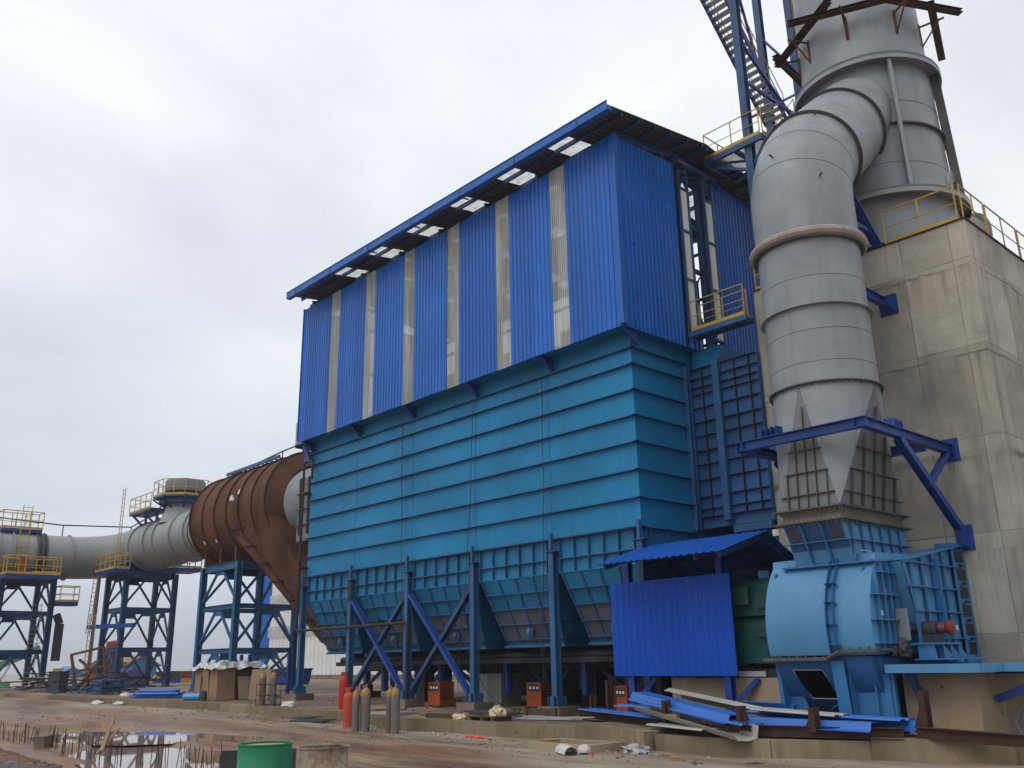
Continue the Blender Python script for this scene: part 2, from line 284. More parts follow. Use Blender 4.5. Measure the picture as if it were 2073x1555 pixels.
# ------------------------------------------------------------------ mesh builder
ORG = {}
class MB:
    def __init__(s): s.v = []; s.f = []
    def add(s, vs, fs):
        b = len(s.v); s.v += [tuple(v) for v in vs]; s.f += [tuple(i+b for i in f) for f in fs]; return s
    def box2(s, a, b):
        (x0, y0, z0), (x1, y1, z1) = a, b
        x0, x1 = sorted((x0, x1)); y0, y1 = sorted((y0, y1)); z0, z1 = sorted((z0, z1))
        return s.add([(x0,y0,z0),(x1,y0,z0),(x1,y1,z0),(x0,y1,z0),(x0,y0,z1),(x1,y0,z1),(x1,y1,z1),(x0,y1,z1)],
                     [(0,3,2,1),(4,5,6,7),(0,1,5,4),(1,2,6,5),(2,3,7,6),(3,0,4,7)])
    def box(s, c, d, rz=0, rx=0, ry=0):
        mt = Matrix.Translation(c) @ Matrix.Rotation(rz, 4, 'Z') @ Matrix.Rotation(ry, 4, 'Y') @ Matrix.Rotation(rx, 4, 'X')
        h = [x/2 for x in d]
        vs = [mt @ Vector((a*h[0], b*h[1], e*h[2])) for a, b, e in ((-1,-1,-1),(1,-1,-1),(1,1,-1),(-1,1,-1),(-1,-1,1),(1,-1,1),(1,1,1),(-1,1,1))]
        return s.add(vs, [(0,3,2,1),(4,5,6,7),(0,1,5,4),(1,2,6,5),(2,3,7,6),(3,0,4,7)])
    def frame(s, p0, p1, up=(0, 0, 1)):
        p0, p1 = Vector(p0), Vector(p1); d = (p1-p0).normalized(); up = Vector(up)
        if abs(d.dot(up)) > .98: up = Vector((0, 1, 0))
        a = d.cross(up).normalized(); b = a.cross(d)
        return p0, p1, d, a, b
    def bar(s, p0, p1, w, h=None, up=(0, 0, 1), off=(0, 0)):
        h = h or w; p0, p1, d, a, b = s.frame(p0, p1, up); o = a*off[0]+b*off[1]
        vs = [q+o+a*i*w/2+b*j*h/2 for q in (p0, p1) for i, j in ((-1,-1),(1,-1),(1,1),(-1,1))]
        return s.add(vs, [(0,1,2,3),(7,6,5,4),(0,4,5,1),(1,5,6,2),(2,6,7,3),(3,7,4,0)])
    def ibeam(s, p0, p1, w, h, t=.02, up=(0, 0, 1)):      # flanges w wide, depth h along 'up'
        s.bar(p0, p1, w, t, up, (0, h/2-t/2)); s.bar(p0, p1, w, t, up, (0, -h/2+t/2)); s.bar(p0, p1, t, h-2*t, up); return s
    def tube(s, pts, r, n=8, closed=False, cap=True):
        pts = [Vector(p) for p in pts]; rings = []; b0 = len(s.v); k = len(pts)
        a = None
        for i, p in enumerate(pts):
            if closed: d = (pts[(i+1) % k]-pts[i-1]).normalized()
            else: d = ((pts[min(i+1, k-1)]-p).normalized()+(p-pts[max(i-1, 0)]).normalized()).normalized()
            if a is None: a = d.orthogonal().normalized()
            a = (a-d*a.dot(d)).normalized(); b = d.cross(a)
            rr = r[i] if isinstance(r, (list, tuple)) else r
            s.v += [tuple(p+(a*math.cos(t)+b*math.sin(t))*rr) for t in (2*math.pi*j/n for j in range(n))]
        for i in range(k if closed else k-1):
            q = (i+1) % k
            s.f += [(b0+i*n+j, b0+i*n+(j+1) % n, b0+q*n+(j+1) % n, b0+q*n+j) for j in range(n)]
        if cap and not closed:
            s.f += [tuple(b0+j for j in reversed(range(n))), tuple(b0+(k-1)*n+j for j in range(n))]
        return s
    def lathe(s, prof, o, ax=(0, 0, 1), n=48, a0=0, a1=2*math.pi):
        ax = Vector(ax).normalized(); o = Vector(o); e1 = Vector((1, 0, 0)) if abs(ax.x) < .9 else Vector((0, 1, 0)); e1 = (e1-ax*e1.dot(ax)).normalized(); e2 = ax.cross(e1)
        full = abs(a1-a0-2*math.pi) < 1e-6; m = n if full else n+1; b0 = len(s.v)
        for r, h in prof:
            for j in range(m):
                t = a0+(a1-a0)*j/n; s.v.append(tuple(o+ax*h+(e1*math.cos(t)+e2*math.sin(t))*r))
        for i in range(len(prof)-1):
            for j in range(n):
                q = (j+1) % m; s.f.append((b0+i*m+j, b0+i*m+q, b0+(i+1)*m+q, b0+(i+1)*m+j))
        return s
    def ring(s, c, ax, r0, r1, th, n=48):                  # flat flange ring
        return s.lathe([(r0, -th/2), (r1, -th/2), (r1, th/2), (r0, th/2), (r0, -th/2)], c, ax, n)
    def prism(s, poly, axis, a, b):                        # polygon in the other two axes, extruded a..b
        def P(u, v, w): return {'x': (w, u, v), 'y': (u, w, v), 'z': (u, v, w)}[axis]
        n = len(poly); vs = [P(u, v, a) for u, v in poly]+[P(u, v, b) for u, v in poly]
        return s.add(vs, [tuple(range(n)), tuple(range(2*n-1, n-1, -1))]+[(i, i+n, (i+1) % n+n, (i+1) % n) for i in range(n)])
    def corr(s, O, U, V, Nn, wid, h0, h1=None, pitch=.21, dep=.035, th=.008, ragged=0):
        O, U, V, Nn = Vector(O), Vector(U).normalized(), Vector(V).normalized(), Vector(Nn).normalized()
        h1 = h1 or h0; us = []; x = 0
        while x < wid-1e-6:
            for f, d in ((0, 0), (.62, 0), (.70, 1), (.92, 1)):
                if x+f*pitch <= wid: us.append((x+f*pitch, d*dep))
            x += pitch
        us.append((wid, 0)); b0 = len(s.v); n = len(us); rr = random.Random(3)
        jit = 0
        for i, (u_, d_) in enumerate(us):
            if i % 16 == 0: jit = (rr.random()-.5)*ragged
            hh = h0+(h1-h0)*u_/wid
            for q, hv in ((0, jit*.6), (1, hh+jit)):
                p = O+U*u_+V*hv+Nn*d_
                s.v.append(tuple(p)); s.v.append(tuple(p-Nn*th))
        for i in range(n-1):
            a, b = b0+i*4, b0+i*4+4
            s.f += [(a, b, b+2, a+2), (a+1, a+3, b+3, b+1), (a, a+1, b+1, b), (a+2, b+2, b+3, a+3)]
        a, b = b0, b0+(n-1)*4
        s.f += [(a, a+2, a+3, a+1), (b, b+1, b+3, b+2)]
        return s
    def build(s, name, mat, parent=None, smooth=40, org=None):
        if parent is not None: o_ = ORG[parent.as_pointer()]
        else:
            if org is None:
                xs, ys, zs = zip(*s.v); org = ((min(xs)+max(xs))/2, (min(ys)+max(ys))/2, min(zs))
            o_ = Vector(org)
        me = bpy.data.meshes.new(name); me.from_pydata([tuple(Vector(v)-o_) for v in s.v], [], s.f); me.validate()
        bm = bmesh.new(); bm.from_mesh(me); bmesh.ops.recalc_face_normals(bm, faces=bm.faces); bm.to_mesh(me); bm.free()
        if smooth:
            me.polygons.foreach_set('use_smooth', [True]*len(me.polygons)); me.set_sharp_from_angle(angle=R(smooth))
        me.materials.append(M[mat] if isinstance(mat, str) else mat)
        o = bpy.data.objects.new(name, me); COL.objects.link(o)
        if parent is not None: o.parent = parent
        else: o.location = o_
        ORG[o.as_pointer()] = o_.copy()
        return o
def tag(o, label=None, cat=None, group=None, kind=None):
    if label: o['label'] = label
    if cat: o['category'] = cat
    if group: o['group'] = group
    if kind: o['kind'] = kind
    return o
def thing(name, label, cat, loc, group=None):
    o = bpy.data.objects.new(name, None); COL.objects.link(o); o.location = loc; o.empty_display_size = .3
    ORG[o.as_pointer()] = Vector(loc); return tag(o, label, cat, group)
def dup(root, loc, rz=None, label=None, group=None, mats=None):
    r = root.copy(); COL.objects.link(r); r.location = loc
    if rz is not None: r.rotation_euler = (0, 0, rz)
    if label: r['label'] = label
    if group: r['group'] = group
    for ch in list(root.children):
        c = ch.copy(); COL.objects.link(c); c.parent = r
        for g in list(ch.children):
            d = g.copy(); COL.objects.link(d); d.parent = c
    return r
def bend(p0, c, p1, n=8):                                  # quadratic arc points
    p0, c, p1 = Vector(p0), Vector(c), Vector(p1)
    return [p0*(1-t)**2+c*2*t*(1-t)+p1*t*t for t in (i/n for i in range(n+1))]

# ------------------------------------------------------------------ terrain
def gz(x): return min(max(-17-x, 0)*.012, .52)
POOLS = [(.05, [(-32.6,8.9),(-35.0,10.6),(-34.9,12.0),(-33,12.9),(-30.8,13.5),(-27.0,13.6),(-24.9,13.75),(-24.8,12.5),(-25.6,11.2),(-26.2,9.8),(-26.9,9.4),(-28.2,8.6),(-30.2,8.4)]),
         (.0, [(-27.1,9.2),(-26.5,10.6),(-25.0,11.1),(-22.8,11.1),(-20.5,10.6),(-18.7,9.5),(-18.6,8.0),(-21.5,7.3),(-25,7.9)])]
def pdist(x, y, poly):
    ins = False; best = 1e9; n = len(poly)
    for i in range(n):
        (x0, y0), (x1, y1) = poly[i], poly[(i+1) % n]
        if (y0 > y) != (y1 > y) and x < (x1-x0)*(y-y0)/(y1-y0)+x0: ins = not ins
        dx, dy = x1-x0, y1-y0; t = max(0, min(1, ((x-x0)*dx+(y-y0)*dy)/(dx*dx+dy*dy)))
        best = min(best, math.hypot(x-x0-t*dx, y-y0-t*dy))
    return -best if ins else best
def sst(a, b, x):
    t = max(0, min(1, (x-a)/(b-a))); return t*t*(3-2*t)
def ground_z(x, y):
    z = gz(x)
    d = math.hypot(x, y)
    if d > 88: z -= (1-math.exp(-(d-88)/120))*5.0
    if d < 60:
        z += .025*mnoise.noise((x*.35, y*1.1, 0))+.014*mnoise.noise((x*1.1, y*2.6, 3))+.006*mnoise.noise((x*3.1, y*4.6, 6))
        if y < 16.5 and x < -9:
            for yc in (14.4, 15.6, 11.9):
                q = (y-yc-.6*mnoise.noise((x*.12, yc, 1))+.06*(x+22))/.17
                if abs(q) < 3: z += (-.035*math.exp(-q*q)+.016*math.exp(-(abs(q)-1.6)**2*2))*(.6+.4*mnoise.noise((x*.5, yc, 2)))
        if x < -24 and 14.5 < y: z += .07*sst(14.5, 16.5, y)*sst(24, 29, -x)
        for lv, poly in POOLS:
            k = pdist(x, y, poly)+.45*mnoise.noise((x*.8, y*1.3, 9))
            if k < 1.6:
                q = 1-sst(-.25, .35, k)
                z = z*(1-q)+(lv-.06)*q
                if k > .3: z = max(z, lv+.012)
                if lv > .02 and k > 0: pass
    return z
def spaced(a, b, lo, hi, fine, coarse_growth=1.25):
    v = [lo]; 
    while v[-1] < hi: v.append(v[-1]+fine)
    st = fine; x = v[-1]
    while x < b: st *= coarse_growth; x += st; v.append(x)
    st = fine; x = lo
    while x > a: st *= coarse_growth; x -= st; v.insert(0, x)
    return v
def make_ground():
    xs = spaced(-2500, 1500, -36, -8, .2); ys = spaced(-900, 2500, 4, 19, .17)
    b = MB(); nx, ny = len(xs), len(ys)
    b.v = [(x, y, ground_z(x, y)) for y in ys for x in xs]
    b.f = [(j*nx+i, j*nx+i+1, (j+1)*nx+i+1, (j+1)*nx+i) for j in range(ny-1) for i in range(nx-1)]
    return tag(b.build('ground', 'ground', smooth=180, org=(0, 0, 0)), kind='structure')
make_ground()
for lv, poly in POOLS:
    cx = sum(p[0] for p in poly)/len(poly); cy = sum(p[1] for p in poly)/len(poly)
    b = MB(); pts = [(cx+(x-cx)*1.06+.0, cy+(y-cy)*1.06, lv) for x, y in poly]
    b.add(pts, [tuple(range(len(pts)))]); tag(b.build('puddle', 'water', smooth=0), kind='structure')
# red earth and gravel mound in the near left corner
b = MB(); nx, ny = 120, 60
for j in range(ny+1):
    for i in range(nx+1):
        x = -34+i*(16.5/nx); y = 2.5+j*(5.4/ny)
        k = sst(0, 2.2, 7.55-y+.10*(x+21)*-0.0+.35*mnoise.noise((x*.5, 1, 0)))*sst(-17.6, -21.2, x+ .5*mnoise.noise((y, x*.4, 2)))
        z = gz(x)-.15+k*(.50+.12*mnoise.noise((x*.9, y*.9, 1)))+k*.05*mnoise.noise((x*4, y*4, 5))
        b.v.append((x, y, z))
b.f = [(j*(nx+1)+i, j*(nx+1)+i+1, (j+1)*(nx+1)+i+1, (j+1)*(nx+1)+i) for j in range(ny) for i in range(nx)]
tag(b.build('earth_mound', 'mound', smooth=180), kind='structure')
rr = random.Random(5); b = MB()
for i in range(900):
    x = rr.uniform(-30, -19.5); y = rr.uniform(5.6, 7.7); s = rr.uniform(.015, .05)
    k = sst(0, 2.2, 7.55-y+.35*mnoise.noise((x*.5, 1, 0)))*sst(-17.6, -21.2, x+.5*mnoise.noise((y, x*.4, 2)))
    if k < .1 or mnoise.noise((x*.5, y*.7, 3)) < -.1: continue
    z = gz(x)-.15+k*(.50+.12*mnoise.noise((x*.9, y*.9, 1)))
    b.box((x, y, z+s*.2), (s*rr.uniform(.7, 1.6), s, s*.8), rr.uniform(0, 3), rr.uniform(-.6, .6), rr.uniform(-.6, .6))
tag(b.build('gravel', 'foot', smooth=0), 'dark gravel strewn over the red earth mound by the puddle', 'gravel', kind='stuff')
# the concrete slab the plant stands on
SF = [(-75, 15.6), (-46, 16.4), (-42, 17.15), (-36, 17.45), (-30, 17.55), (-25.0, 17.6), (-24.9, 17.0), (-19.6, 17.75), (-17.45, 18.2), (-14.2, 18.5), (-14.15, 17.3), (-11.2, 17.4), (-9.55, 18.45), (-8.9, 18.7), (-5, 19.3)]
def slab_top(x): return gz(x)+.33
b = MB(); n = len(SF)
for x, y in SF: b.v += [(x, y, slab_top(x)), (x, y-.02, gz(x)-.4)]
for x, y in SF: b.v += [(x, 44, slab_top(x))]
for i in range(n-1):
    b.f += [(2*i, 2*i+1, 2*i+3, 2*i+2), (2*i, 2*i+2, 2*n+i+1, 2*n+i)]
tag(b.build('pavement', 'slab', smooth=0, org=(0, 0, 0)), kind='structure')
b = MB()
def curb_seg(x0, y0, x1, y1, h=.02, wd=.35):
    b_ = MB(); dx, dy = x1-x0, y1-y0; l = math.hypot(dx, dy); nxx, nyy = dy/l, -dx/l
    k = max(2, int(l/1.2)); rows = []
    for i in range(k+1):
        t = i/k; x, y = x0+dx*t, y0+dy*t; j = .03*mnoise.noise((x*1.3, y, 4))
        rows.append([(x+nxx*(.05+j), y+nyy*(.05+j), gz(x)-.3), (x+nxx*(.03+j), y+nyy*(.03+j), slab_top(x)+h+j*.4), (x-nxx*wd, y-nyy*wd, slab_top(x)+h)])
    bb = len(b.v)
    for r_ in rows: b.v.extend(r_)
    for i in range(k):
        o = bb+i*3; b.f.extend([(o, o+3, o+4, o+1), (o+1, o+4, o+5, o+2)])
for i in range(1, n-2):
    if i in (9,): continue
    curb_seg(*SF[i], *SF[i+1])
tag(b.build('kerb', 'curb', smooth=30, org=(0, 0, 0)), kind='structure')
# raised kerb block right of centre
b = MB(); b.prism([(-17.5, 18.15), (-14.25, 17.0), (-14.15, 18.7), (-17.3, 19.2)], 'z', -.2, .42)
tag(b.build('concrete_block', 'curb', smooth=0), 'stained concrete block set proud of the kerb left of the rusty beams', 'kerb block')
b = MB(); b.prism([(-9.5, 18.35), (-7.0, 18.9), (-6.8, 20.0), (-9.4, 19.3)], 'z', -.2, .42)
tag(b.build('concrete_block', 'curb', smooth=0), 'low concrete block at the right edge in front of the fan pedestal', 'kerb block')

# ------------------------------------------------------------------ dust collector: casing, hoppers, posts
PX = [-37.0, -33.05, -29.05, -25.1, -21.1, -17.35]
dc = thing('dust_collector', 'long teal bag filter casing standing on blue posts with five hoppers underneath', 'dust collector', (-27, 24.8, .4))
b = MB(); b.box2((-37, 21.2, 5.8), (-17.4, 28.4, 12.35)); b.build('casing', 'teal', dc, 0)
b = MB()
for z in (5.8, 6.7, 7.56, 8.43, 9.27, 10.1, 10.95, 11.5):
    b.box2((-37.1, 21.06, z-.012), (-17.26, 21.197, z+.012)); b.box2((-17.397, 21.0, z-.012), (-17.26, 23.9, z+.012)); b.box2((-37.1, 21.0, z-.012), (-37.003, 28.4, z+.012))
b.build('stiffener', 'steel2', dc, 0)
for x in (-33.1, -29.0, -25.1, -21.2):                      # weld seams
    b = MB(); b.box2((x-.006, 21.19, 5.83), (x+.006, 21.202, 12.3)); b.build('weld_seam', 'hop', dc, 0)
b = MB()                                                    # plate skirt with its vertical ribs
b.box2((-37, 21.22, 4.72), (-17.4, 28.3, 5.797)); b.build('skirt', 'hop', dc, 0)
b = MB()
for i in range(5):
    for k in range(6):
        x = PX[i]+.3+(PX[i+1]-PX[i]-.6)*k/5
        b.box2((x-.008, 21.1, 4.75), (x+.008, 21.218, 5.78))
    b.box2((PX[i]+.2, 21.09, 5.15), (PX[i+1]-.2, 21.219, 5.175))
for k in range(9): y = 21.5+k*.85; b.box2((-17.398, y-.008, 4.75), (-17.29, y+.008, 5.78))
b.box2((-37.12, 21.02, 5.812), (-17.24, 21.2, 5.84))
b.build('skirt_rib', 'steel2', dc, 0)
def hopper(x0, x1, y0, y1, zt, zb, first, gp=0):
    cx0, cx1, cy0, cy1 = x0+.42, x1-.36, y0+.9, y1-.9
    b = MB(); b.add([(x0,y0,zt),(x1,y0,zt),(x1,y1,zt),(x0,y1,zt),(cx0,cy0,zb),(cx1,cy0,zb),(cx1,cy1,zb),(cx0,cy1,zb)],
                    [(0,1,5,4),(1,2,6,5),(2,3,7,6),(3,0,4,7),(4,5,6,7)])
    h = b.build('hopper', 'hop', dc, 0)
    zg = 3.75; t = (zt-zg)/(zt-zb)
    def at(u, z, o=.0):
        k = (zt-z)/(zt-zb); xa, xb, y = x0+(cx0-x0)*k, x1+(cx1-x1)*k, y0+(cy0-y0)*k
        return (xa+(xb-xa)*u, y-o, z-o*.4)
    if first:                                               # grey primed lower panels, ribs
        b = MB(); e = .006
        for u0, u1 in ((.0, .33), (.34, .66), (.67, 1)):
            for z0, z1 in ((3.75, 3.25), (3.24, 2.62)):
                if random.random() < gp: b.add([at(u0, z0, e), at(u1, z0, e), at(u1, z1, e), at(u0, z1, e)], [(0, 1, 2, 3)])
        b.build('primed_panel', 'hopgrey', h, 0) if b.v else None
    b = MB()
    for z in (4.25, 3.75, 3.25, 2.75): b.bar(at(-.01, z, .05), at(1.01, z, .05), .015, .11, (0, 1, .4))
    for u in (.0, .25, .5, .75, 1): b.bar(at(u, zt, .04), at(u, zb, .04), .09, .015, (0, 1, .4))
    for z in (4.25, 3.75, 3.25, 2.75):
        k = (zt-z)/(zt-zb); x = x1+(cx1-x1)*k; b.bar((x+.05, y0+.9*k, z), (x+.05, y1-.9*k, z), .1, .015)
    b.build('hopper_rib', 'steel2', h, 0)
    b = MB(); b.box2((cx0-.12, cy0-.12, zb-.09), (cx1+.12, cy1+.12, zb-.003)); b.build('outlet_flange', 'steel2', h, 0)
    if first:
        b = MB(); c = at(.5, 3.0, .08); b.lathe([(0, .1), (.1, .1), (.1, -.1), (.02, -.1)], c, (0, -1, .3), 10); b.box((c[0], c[1]-.03, c[2]), (.34, .05, .22)); b.build('rapper', 'steel2', h)
for i in range(5):
    hopper(PX[i]+.26, PX[i+1]-.26, 21.25, 24.3, 4.72, 2.55, True, (.35, .7, 1, 1, 1)[i]); hopper(PX[i]+.30, PX[i+1]-.30, 25.3, 28.25, 4.72, 2.55, False)
for yi, y in enumerate((21.1, 24.6, 28.3)):
    for i, x in enumerate(PX):
        zb = slab_top(x)+.27
        b = MB(); b.ibeam((x, y, zb+.02), (x, y, 5.40), .22, .25, .02, (0, 1, 0)); b.box2((x-.2, y-.2, zb), (x+.2, y+.2, zb+.02))
        b.box2((x-.22, y-.2, zb+.021), (x-.2, y+.2, zb+.3)); b.box2((x+.2, y-.2, zb+.021), (x+.22, y+.2, zb+.3)); b.box2((x-.08, y-.24, zb+.021), (x+.08, y-.17, zb+.3))
        b.box2((x-.26, y-.2, 5.40), (x+.26, y+.17, 5.425)); b.box2((x-.055, y-.14, 5.426), (x+.055, y-.02, 6.0))
        b.build('post', 'steel2' if yi == 0 else 'steel', dc, 0)
b = MB(); b.box2((PX[1]-.112, 20.970, 4.5), (PX[1]+.112, 20.974, 5.39)); b.build('primed_post_head', 'rustbeam', dc, 0)
for (i, j, m1, m2) in ((1, 2, 'deep', 'steel'), (2, 3, 'deep', 'steel')):
    for a, c, mt, dy in ((i, j, m1, -.06), (j, i, m2, .07)):
        s = 1 if c > a else -1
        b = MB(); b.ibeam((PX[a]+.2*s, 21.1+dy, 4.55), (PX[c]-.2*s, 21.1+dy, slab_top(PX[c])+.55), .14, .22, .016, (0, 1, 0)); b.build('brace', mt, dc, 0)
for y in (24.6, 28.3):
    for i in (0, 1, 2, 3, 4):
        b = MB(); xm = (PX[i]+PX[i+1])/2
        b.bar((PX[i]+.1, y, 2.2), (PX[i+1]-.1, y, 2.2), .15, .2); b.box2((xm-.25, y-.02, 1.95), (xm+.25, y+.02, 2.09))
        for s in (0, 1): b.bar((xm+(-.2, .2)[s], y, 2.05), (PX[i+s], y, slab_top(PX[i])+.5), .12)
        b.build('brace', 'steel', dc, 0)
for y in (23.0, 26.8):                                      # screw conveyors and ash gear below the hoppers
    b = MB(); b.tube([(-36.6, y, 2.2), (-17.4, y, 2.2)], .13, 10); cv_ = b.build('screw_conveyor', 'dark', dc)
    for dy in (-.28, .3): b = MB(); b.box2((-36.7, y+dy, 1.95), (-17.2, y+dy+.06, 2.12)); b.build('conveyor_beam', 'dark', cv_, 0)
    b = MB(); b.box2((-36.7, y-.2, 1.98), (-17.2, y+.2, 2.04)); b.build('conveyor_tray', 'dark', cv_, 0)
b = MB(); b.box2((-36.9, 24.42, 1.7), (-17.4, 24.48, 2.62)); b.build('light_block_panel', 'dark', dc, 0)  # dark panel added to deepen the gloom under the hoppers
b = MB(); b.box2((-36.9, 28.05, 1.9), (-17.4, 28.1, 2.7)); b.build('light_block_panel', 'dark', dc, 0)  # dark panel added to cover the bright strip behind the rear hoppers
for i in range(5):
    x = (PX[i]+PX[i+1])/2
    b = MB(); b.box2((x-.16, 22.5, 2.3), (x+.16, 23, 2.46)); b.build('discharge_chute', 'dark', dc)
    b = MB(); b.tube([(x+.9, 23.6, 2), (x+.9, 23.6, .9)], .16, 8); b.build('dust_sock', 'deep', dc)
    b = MB(); b.tube([(x-.7, 25.2, 2.5), (x-.7, 25.2, 1.0)], .18, 8); b.build('dust_sock', 'deep', dc)
for x, y, s_ in ((-31.6, 23.9, .5), (-27.9, 25.2, .6), (-23.6, 25.6, .7), (-20.0, 24.8, .8), (-30.4, 26.6, .5), (-26.2, 27.2, .6), (-22.2, 27.0, .6)):  # dark boxes, some of them added as occluders under the hoppers
    b = MB(); b.box2((x-s_/2, y-s_/2, .3), (x+s_/2, y+s_/2, 2.3)); b.build('ash_chute_and_blocker', 'dark', dc, 0)
for x, dx in ((-29.5, .3), (-25.05, -.9), (-21.3, -.35)):
    pts = [(x+.03*math.sin(i*1.7)+dx*(i/12)**2, 21.0, 11.4-i*.8 if i < 12 else 1.2) for i in range(13)]
    b = MB(); b.tube(pts, .013, 5); b.build('hanging_cable', 'black', dc)
for x in PX:                                                # sloping gussets that carry the penthouse
    b = MB(); b.prism([(21.19, 11.52), (21.19, 12.08), (20.62, 12.08), (20.56, 11.98)], 'x', x+.22, x+.24); b.box2((x+.12, 20.55, 12.081), (x+.34, 21.2, 12.1)); b.bar((x+.23, 20.55, 12.0), (x+.23, 21.15, 11.5), .12, .02, (0, 1, 1)); b.build('gusset', 'deep', dc, 0)
b = MB(); b.ibeam((-17.28, 23.85, 5.9), (-17.28, 23.85, 11.35), .2, .22, .016, (0, 1, 0)); b.build('corner_post', 'steel2', dc, 0)
for yi, y in enumerate((21.1, 24.6, 28.3)):
    for x in PX:
        z = slab_top(x); b = MB(); b.prism([(x-.45, y-.45), (x+.5, y-.45), (x+.5, y+.45), (x-.45, y+.45)], 'z', z-.1, z+.27)
        lab = ('grey brown concrete footing under the front row of blue posts', 'shaded concrete footing under the middle row of blue posts', 'shaded concrete footing under the rear row of blue posts')[yi]
        tag(b.build('footing', 'foot', smooth=0), lab, 'footing', ('footings under the front posts', 'footings under the middle posts', 'footings under the rear posts')[yi])
# black water pipe in front of the posts
b = MB(); b.tube([(-36.35, 20.85, 10.2), (-36.35, 20.85, 10.95)]+bend((-36.4, 20.85, 11.0), (-36.45, 20.85, 11.1), (-36.6, 20.85, 11.1), 4)+[(-36.9, 20.85, 11.1)]+bend((-36.95, 20.85, 11.1), (-37.1, 20.85, 11.1), (-37.1, 20.85, 10.95), 4)+[(-37.1, 20.85, 3.65)]+bend((-37.1, 20.85, 3.6), (-37.1, 20.85, 3.48), (-36.95, 20.85, 3.48), 4)+[(-28.95, 20.85, 3.49)]+bend((-28.9, 20.85, 3.49), (-28.75, 20.85, 3.49), (-28.75, 20.85, 3.35), 4)+[(-28.75, 20.85, .75)], .06, 8)
for z in (9.6, 6.2): b.box2((-37.2, 20.78, z), (-36.9, 21.2, z+.06))
tag(b.build('water_pipe', 'black'), 'thin black pipe running down the casing edge and along the hoppers', 'pipe')

# ------------------------------------------------------------------ penthouse on top
ph = thing('penthouse', 'bright blue corrugated sheet penthouse with seven panels and a mono eave roof above the filter', 'shed', (-27, 24.8, 12.1))
ph['label'] = 'bright blue corrugated penthouse with pale strips and pitched roof on top of the filter'
ST = [(-34.65, -33.92), (-31.75, -31.02), (-28.85, -28.13), (-25.93, -25.2), (-23.02, -22.28), (-20.1, -19.36)]
ZT = 18.72
edges = [-37.2]+[v for s in ST for v in s]+[-17.05]
for k in range(7):
    x0, x1 = edges[2*k], edges[2*k+1]
    b = MB(); b.corr((x0, 20.5, 12.02), (1, 0, 0), (0, 0, 1), (0, -1, 0), x1-x0-.004, ZT-12.02+(.15 if k == 6 else 0), pitch=.205, dep=.028, ragged=.05); b.build('cladding_panel', 'clad', ph, 20)
for a, c in ST:
    b = MB(); b.corr((a, 20.507, 12.01), (1, 0, 0), (0, 0, 1), (0, -1, 0), c-a-.004, ZT-12.01+.02, pitch=.1, dep=.03, ragged=.05); b.build('translucent_strip', 'frp', ph, 20)
b = MB(); b.corr((-17.04, 20.56, 12.0), (0, 1, 0), (0, 0, 1), (1, 0, 0), 3.15, 6.78, 6.95, pitch=.205, dep=.045, ragged=.04); b.build('end_cladding', 'clad_end', ph, 20)
b = MB(); b.box2((-17.20, 20.44, 12.07), (-17.0, 20.455, 18.85)); b.box2((-17.0, 20.44, 12.07), (-16.985, 20.66, 18.85)); b.build('corner_trim', 'trim', ph, 0)
b = MB(); b.box2((-37.22, 20.44, 12.07), (-37.2, 20.6, 18.75)); b.build('corner_trim', 'trim', ph, 0)
b = MB(); b.corr((-17.04, 25.86, 11.35), (0, 1, 0), (0, 0, 1), (1, 0, 0), 3.3, 7.75, 7.4, pitch=.205, dep=.045); b.build('end_cladding', 'clad_end', ph, 20)
b = MB(); b.corr((-16.75, 25.1, 11.3), (0, 1, 0), (0, 0, 1), (1, 0, 0), .8, .85, pitch=.205, dep=.045); b.box2((-17.04, 25.1, 12.1), (-16.7, 25.9, 12.16)); b.build('end_cladding', 'clad_end', ph, 20)
b = MB(); b.corr((-16.95, 23.74, 11.95), (0, 1, 0), (0, 0, 1), (1, 0, 0), .75, .75, pitch=.205, dep=.045); b.build('end_cladding', 'clad_end', ph, 20)
b = MB(); b.corr((-37.2, 20.56, 12.08), (0, 1, 0), (0, 0, 1), (-1, 0, 0), 3.2, 6.7, 6.9, pitch=.205, dep=.04); b.corr((-37.2, 25.9, 12.08), (0, 1, 0), (0, 0, 1), (-1, 0, 0), 3.2, 6.9, 6.7, pitch=.205, dep=.04); b.build('end_cladding', 'clad_end', ph, 20)
for k in range(7):
    x0, x1 = edges[2*k], edges[2*k+1]
    b = MB(); b.corr((x0, 29.12, 12.08), (1, 0, 0), (0, 0, 1), (0, 1, 0), x1-x0, 4.9, pitch=.41, dep=.04); b.build('cladding_panel', 'clad', ph, 20)  # unseen rear wall, kept low and gapped to let light through the strips
b = MB(); b.box2((-37.15, 20.52, 12.06), (-17.1, 29.1, 12.11)); b.build('floor', 'teal', ph, 0)
# frame inside
b = MB()
for x in (-36.9, -32.6, -29.6, -26.8, -23.9, -21.0, -17.25):
    for y in (20.75, 24.0, 25.6, 28.9): b.ibeam((x, y, 12.06), (x, y, 18.95 if y in (20.75, 28.9) else 19.5), .2, .2, .014, (0, 1, 0))
    b.bar((x, 20.75, 19.07), (x, 24.8, 19.62), .12, .2); b.bar((x, 24.8, 19.62), (x, 28.85, 19.07), .12, .2)
for y in (20.72, 28.92):
    for z in (14.0, 16.0, 18.0): b.bar((-37, y, z), (-17.2, y, z), .06, .12)
b.build('portal_frame', 'steel', ph, 0)
